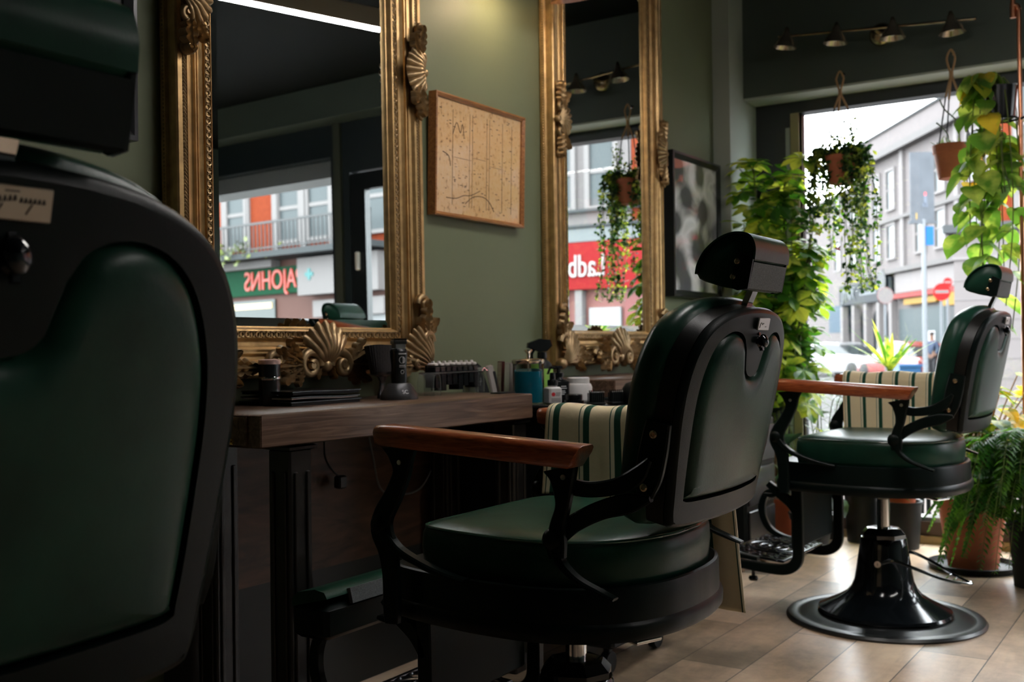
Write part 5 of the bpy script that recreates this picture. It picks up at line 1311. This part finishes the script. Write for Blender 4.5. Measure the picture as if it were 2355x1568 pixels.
# white terrace along the side street
va = Vector((.833, .553, 0)); ra = Vector((.553, -.833, 0)); LAT = 17
F4 = Fac(va*38+ra*LAT, va, -ra)
b = thing('white_terrace', 'long white terrace with grey windows and shop signs receding along the side street', 'building', (0, 0, 0))
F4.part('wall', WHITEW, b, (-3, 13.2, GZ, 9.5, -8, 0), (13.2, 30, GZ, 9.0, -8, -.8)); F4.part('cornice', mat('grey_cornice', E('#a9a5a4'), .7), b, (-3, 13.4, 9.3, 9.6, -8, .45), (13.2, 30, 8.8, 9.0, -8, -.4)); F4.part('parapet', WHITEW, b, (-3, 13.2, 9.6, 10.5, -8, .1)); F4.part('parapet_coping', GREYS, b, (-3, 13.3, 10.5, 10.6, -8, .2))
F4.part('string_course', mat('grey_cornice', E('#a9a5a4'), .7), b, (-3, 13.3, 6.35, 6.5, 0, .18), (-3, 13.3, 4.0, 4.2, 0, .4))
F4.part('pilaster', TRIMW, b, *[(u, u+.35, 4.2, 9.3, 0, .14) for u in (2.2, 7.9, 12.8)])
for u in (1.0, 4.1, 6.2, 9.6, 11.5, 15, 17.5): F4.win(b, u, 4.75, .95, 1.45); F4.win(b, u, 6.95, .95, 1.7)
fa = F4.part('dark_fascia', mat('charcoal_fascia', E('#39424a'), .5), b, (9.0, 16.5, 2.85, 3.85, .0, .3))
MT = Matrix.Translation
text('shop_lettering', 'JYNX', .85, mat('pale_letters', E('#c4ccd2'), .5), frameM(F4.M() @ Vector((15.0, .33, 3.35)), -va, (0, 0, 1)), fa, .01)
q = MB()
for k in range(12): F4.box(q, 10.9+.2*k, 11.02+.2*k, 3.22, 3.36, .3, .32)
q.build('small_lettering', mat('pale_letters', E('#c4ccd2'), .5), fa, sharp=0)
MB().lathe([(0, 0), (.55, 0), (.55, .12), (0, .12)], 28, M=F4.M() @ Matrix.Translation((9.9, .3, 3.7)) @ Matrix.Rotation(-pi/2, 4, 'X')).build('round_sign', SHOPD, fa)
F4.part('arched_shopfront', SHOPD, b, *[(u, u+1.0, GZ, 2.0, .0, .02) for u in (9.4, 11.2, 13.0, 14.8)])
q = MB()
for u in (9.4, 11.2, 13.0, 14.8): q.lathe([(0, 0), (.5, 0), (.5, .02), (0, .02)], 20, M=F4.M() @ Matrix.Translation((u+.5, .0, 2.0)) @ Matrix.Rotation(-pi/2, 4, 'X'))
q.build('arch_head', SHOPD, b); F4.part('white_column', TRIMW, b, *[(u, u+.35, GZ, 2.8, 0, .3) for u in (9.0, 10.6, 12.4, 14.2, 16)])
F4.part('red_fascia_band', mat('red_band', E((.6, .06, .05)), .5), b, (.6, 8.8, 2.85, 3.05, 0, .4)); F4.part('yellow_fascia', mat('yellow_fascia', E('#d9a83c'), .5), b, (.2, 3.2, 2.35, 2.85, 0, .38), (4, 7.5, 2.55, 2.8, 0, .3)); F4.part('shopfront', mat('teal_shopfront', E('#56686b'), .4), b, (3.6, 8.6, GZ, 2.4, 0, .1)); F4.part('dark_shopfront', SHOPD, b, (.2, 3.2, GZ, 2.35, 0, .1)); F4.part('shop_poster', mat('pale_poster', E('#d5d6d8'), .4), b, (1.2, 2.0, 1.0, 2.0, .1, .12), (4.6, 5.3, .2, 1.4, .1, .12)); F4.part('white_fascia', TRIMW, b, (.2, 8.8, 3.1, 3.95, 0, .2)); F4.part('blue_shopfront', mat('steel_blue', E('#4f6f86'), .5), b, (16.7, 19, 1.5, 2.9, -.8, .1))
def far(dep, px, z=GZ): t_ = (px-1177.5)/2433; return va*dep+ra*(t_*dep)+Vector((0, 0, z))
POLE = mat('galvanised_post', E('#9aa2aa'), .45)
p = far(17, 2119); t = thing('lamp_post', 'grey street post carrying a tall grey advertising board and a small blue sign', 'post', p)
MB().lathe([(0, 0), (.042, 0), (.036, 3.4), (0, 3.4)], 16).build('post', POLE, t)
Mb = Matrix(((ra.x, va.x, 0, 0), (ra.y, va.y, 0, 0), (0, 0, 1, 0), (0, 0, 0, 1)))
MB().box(-.21, .17, -.02, .02, 3.36, 4.48, M=Mb).box(-.24, .2, -.03, .03, 3.33, 3.37, M=Mb).build('advertising_board', mat('grey_blue_board', E('#a9b0ba', .14), .5, var=.12, vscale=4), t, sharp=0)
MB().box(.0, .05, -.025, -.021, 3.62, 3.78, M=Mb).box(-.02, .06, -.025, -.021, 3.60, 3.66, M=Mb).build('printed_figure', mat('slate_print', E('#6c7c94'), .5), t, sharp=0); MB().box(.01, .04, -.025, -.021, 3.78, 3.83, M=Mb).build('red_print', mat('red_label', E((.55, .02, .03)), .5), t, sharp=0); MB().box(-.13, -.11, -.025, -.021, 3.40, 3.5, M=Mb).build('yellow_print', mat('yellow_print', E('#e2b93a'), .5), t, sharp=0)
MB().box(.02, .14, -.05, -.03, 2.98, 3.28, M=Mb).build('blue_sign', mat('blue_sign', E((.03, .16, .45), .4), .5), t, sharp=0)
def disc(px, py, dep, r, label, kind):
    p = far(dep, px); t = thing('road_sign', label, 'sign', p); z = .92+(786-py)/2433*dep-GZ
    MB().lathe([(0, 0), (.04, 0), (.04, z+.1), (0, z+.1)], 12).build('post', POLE, t)
    Md = Mb @ Matrix.Translation((0, -.05, z)) @ Matrix.Rotation(pi/2, 4, 'X'); RED = mat('road_sign_red', E((.72, .03, .03), .45), .4)
    if kind == 'no':
        d = MB().lathe([(0, -.01), (r, -.01), (r, .01), (0, .01)], 32, M=Md).build('sign_disc', RED, t); MB().box(-r*.78, r*.78, -r*.16, r*.2, .011, .016, M=Md).build('white_bar', TRIMW, d, sharp=0)
    else:
        MB().lathe([(0, -.01), (r, -.01), (r, .01), (0, .01)], 32, M=Md).build('sign_disc', TRIMW, t)
        MB().torus((0, 0, .0), r, r*.06, M=Md, seg=32).build('red_border', mat('faded_red', E('#b98080'), .5), t)
disc(2157, 670, 33, .27, 'red no entry sign with a white bar on a post left of the corner building', 'no'); disc(2028, 677, 36, .27, 'round white road sign in front of the dark shop sign', 'w'); disc(2171, 648, 35, .15, 'small red disc sign peeping above the no entry sign', 'no2' if False else 'no')
# cars
def car(name, label, loc, rz, paint, sc=1):
    t = thing('car', label, 'car', loc, rz)
    def sec(x, hw, z0, z1): return [(x, -hw, z0), (x, hw, z0), (x, hw*1.02, z0+.18), (x, hw, z1-.06), (x, hw*.9, z1), (x, -hw*.9, z1), (x, -hw, z1-.06), (x, -hw*1.02, z0+.18)]
    S = [(-2.1, .62, .42, .72), (-2.02, .76, .28, .86), (-1.5, .86, .22, .93), (-.8, .89, .2, .97), (.3, .89, .2, .98), (1.0, .88, .2, .95), (1.7, .84, .22, .86), (2.05, .74, .28, .74), (2.15, .6, .4, .62)]
    MB().rings([sec(*s) for s in S]).build('body', paint, t, sharp=40)
    cb = [(-1.75, .62, .86, .95), (-1.35, .70, .86, 1.34), (-.5, .68, .86, 1.46), (.25, .68, .86, 1.42), (.75, .70, .86, 1.12), (1.1, .68, .86, .94)]
    MB().rings([[(x, -h-.1, z0), (x, h+.1, z0), (x, h, z1), (x, -h, z1)] for x, h, z0, z1 in cb]).build('glasshouse', mat('car_glass', E((.10, .12, .13)), .08), t, sharp=30)
    MB().rings([[(x, -h-.012, z1-.05), (x, h+.012, z1-.05), (x, h*.96, z1+.02), (x, -h*.96, z1+.02)] for x, h, z0, z1 in ((-1.42, .70, 0, 1.30), (-1.2, .70, 0, 1.42), (-.5, .68, 0, 1.47), (.25, .68, 0, 1.43), (.36, .68, 0, 1.37))]).build('roof', paint, t, sharp=40)
    for x in (-1.3, 1.3):
        for y in (-.82, .82):
            MB().lathe([(0, -.1), (.26, -.1), (.32, -.06), (.32, .06), (.26, .1), (0, .1)], 24, M=Matrix.Translation((x, y, .32)) @ Matrix.Rotation(pi/2, 4, 'X')).build('wheel', mat('tyre', E((.02, .02, .02)), .7), t)
    MB().box(2.02, 2.10, -.74, -.42, .56, .68).box(2.02, 2.10, .42, .74, .56, .68).build('headlight', mat('headlight', E((.8, .8, .8)), .1), t); MB().box(2.05, 2.165, -.4, .4, .42, .56).build('grille', mat('dark_shopfront', E('#2b3438'), .3), t)
    t.scale = (sc, sc, sc)
    return t
WPNT = mat('white_car_paint', E((.75, .74, .75)), .2, coat=1); RPNT = mat('red_car_paint', E((.62, .10, .08)), .2, coat=1)
ang = atan2(va.y, va.x)
car('car', 'white parked car seen through the window left of the yucca', far(46, 1935), ang+pi+.45, WPNT)
car('car', 'red car behind the yucca, seen through the window', far(41, 2068), ang+.25, RPNT)
car('car', 'silver white car at the kerb, mirrored at the bottom of the first gilt mirror', (7.6, -4.9, -.06), pi/2, WPNT)
q = tag(MB().box(-.45, .45, -.4, .4, .0, .95).rings([[(-.47, -.42, .95), (.47, -.42, .95), (.47, .42, .95), (-.47, .42, .95)], [(-.4, -.35, 1.12), (.4, -.35, 1.12), (.4, .35, 1.12), (-.4, .35, 1.12)]]).build('wheeled_bin', mat('red_bin', E((.5, .03, .03)), .45), None), 'red wheeled bin on the far pavement by the arches', 'bin'); q.location = far(46, 1966); q.rotation_euler = (0, 0, ang)
q = tag(MB().box(-.4, .4, -.3, .3, 0, .75).box(-.45, .45, -.33, .33, .75, .82).build('blue_crate', mat('blue_crate', E((.02, .22, .55)), .45), None), 'bright blue box by the red car', 'box'); q.location = far(30, 2072); q.rotation_euler = (0, 0, ang)
ab = thing('folding_sign', 'black legged folding sign on the pavement right outside the window', 'sign', (5.72, 1.16, -.06))
for y in (-.05, .10):
    MB().tube([(-.16, y, .0), (0, y, .75)], .012, 8).build('leg', IRON, ab); MB().tube([(.16, y+.03, .0), (0, y, .75)], .012, 8).build('leg', IRON, ab)
MB().box(-.06, -.05, -.06, .11, .30, .74).build('board', SHOPD, ab)
# passer-by
pr_ = thing('person', 'person in a blue jacket and dark trousers standing on the far pavement by the shops', 'person', far(38, 2134)); pr_.rotation_euler = (0, 0, ang+2.2)
def skin(name, pts, edges, m, par, sub=2):
    me = bpy.data.meshes.new(name); me.from_pydata([p[:3] for p in pts], edges, []); o = bpy.data.objects.new(name, me); COL.objects.link(o); me.materials.append(m)
    sk_ = o.modifiers.new('skin', 'SKIN'); sk_.use_smooth_shade = True
    for v_, p in zip(me.skin_vertices[0].data, pts): v_.radius = (p[3], p[3]*(p[4] if len(p) > 4 else 1))
    me.skin_vertices[0].data[0].use_root = True
    s_ = o.modifiers.new('sub', 'SUBSURF'); s_.levels = sub; s_.render_levels = sub
    o.parent = par; return o
skin('body', [(0, 0, .95, .13, .8), (0, 0, 1.15, .13, .75), (0, 0, 1.38, .15, .7), (0, 0, 1.5, .06), (.01, 0, 1.6, .075), (.01, 0, 1.72, .08), (0, .17, 1.42, .06), (.02, .24, 1.16, .045), (.1, .2, .95, .035), (0, -.17, 1.42, .06), (.02, -.24, 1.16, .045), (.06, -.22, .92, .035), (0, .09, .88, .09), (.02, .1, .5, .06), (-.02, .1, .08, .045), (.12, .1, .04, .04), (0, -.09, .88, .09), (-.04, -.1, .5, .06), (-.1, -.1, .08, .045), (.03, -.1, .04, .04)],
     [(0, 1), (1, 2), (2, 3), (3, 4), (4, 5), (2, 6), (6, 7), (7, 8), (2, 9), (9, 10), (10, 11), (0, 12), (12, 13), (13, 14), (14, 15), (0, 16), (16, 17), (17, 18), (18, 19)], mat('skin_tone', E('#b98468'), .6), pr_)
skin('jacket', [(0, 0, .93, .15, .8), (0, 0, 1.15, .15, .8), (0, 0, 1.39, .165, .72), (0, 0, 1.47, .08), (0, .18, 1.42, .075), (.02, .25, 1.17, .058), (.09, .21, 1.0, .05), (0, -.18, 1.42, .075), (.02, -.25, 1.17, .058), (.055, -.225, .98, .05)], [(0, 1), (1, 2), (2, 3), (2, 4), (4, 5), (5, 6), (2, 7), (7, 8), (8, 9)], mat('blue_jacket', E((.03, .08, .2)), .7), pr_)
skin('trousers', [(0, 0, .96, .14, .8), (0, .09, .86, .1), (.02, .1, .5, .075), (-.02, .1, .12, .06), (0, -.09, .86, .1), (-.04, -.1, .5, .075), (-.1, -.1, .12, .06)], [(0, 1), (1, 2), (2, 3), (0, 4), (4, 5), (5, 6)], mat('dark_trousers', E((.02, .022, .03)), .8), pr_)
MB().ball((0, 0, 1.735), .092, 14, sc=(1.05, .95, .85)).build('hair', mat('brown_hair', E((.05, .025, .012)), .7), pr_)
for n_ in ('charcoal_fascia', 'dark_shopfront', 'pale_letters', 'white_render', 'white_trim', 'red_fascia', 'red_band', 'yellow_fascia', 'teal_shopfront', 'steel_blue', 'green_fascia', 'road_sign_red', 'blue_sign', 'grey_blue_board', 'pale_asphalt', 'street_paving', 'orange_red_brick', 'grey_slab', 'grey_cornice'):
    if n_ in MATS: MATS[n_].node_tree.nodes['Principled BSDF'].inputs['Specular IOR Level'].default_value = .04
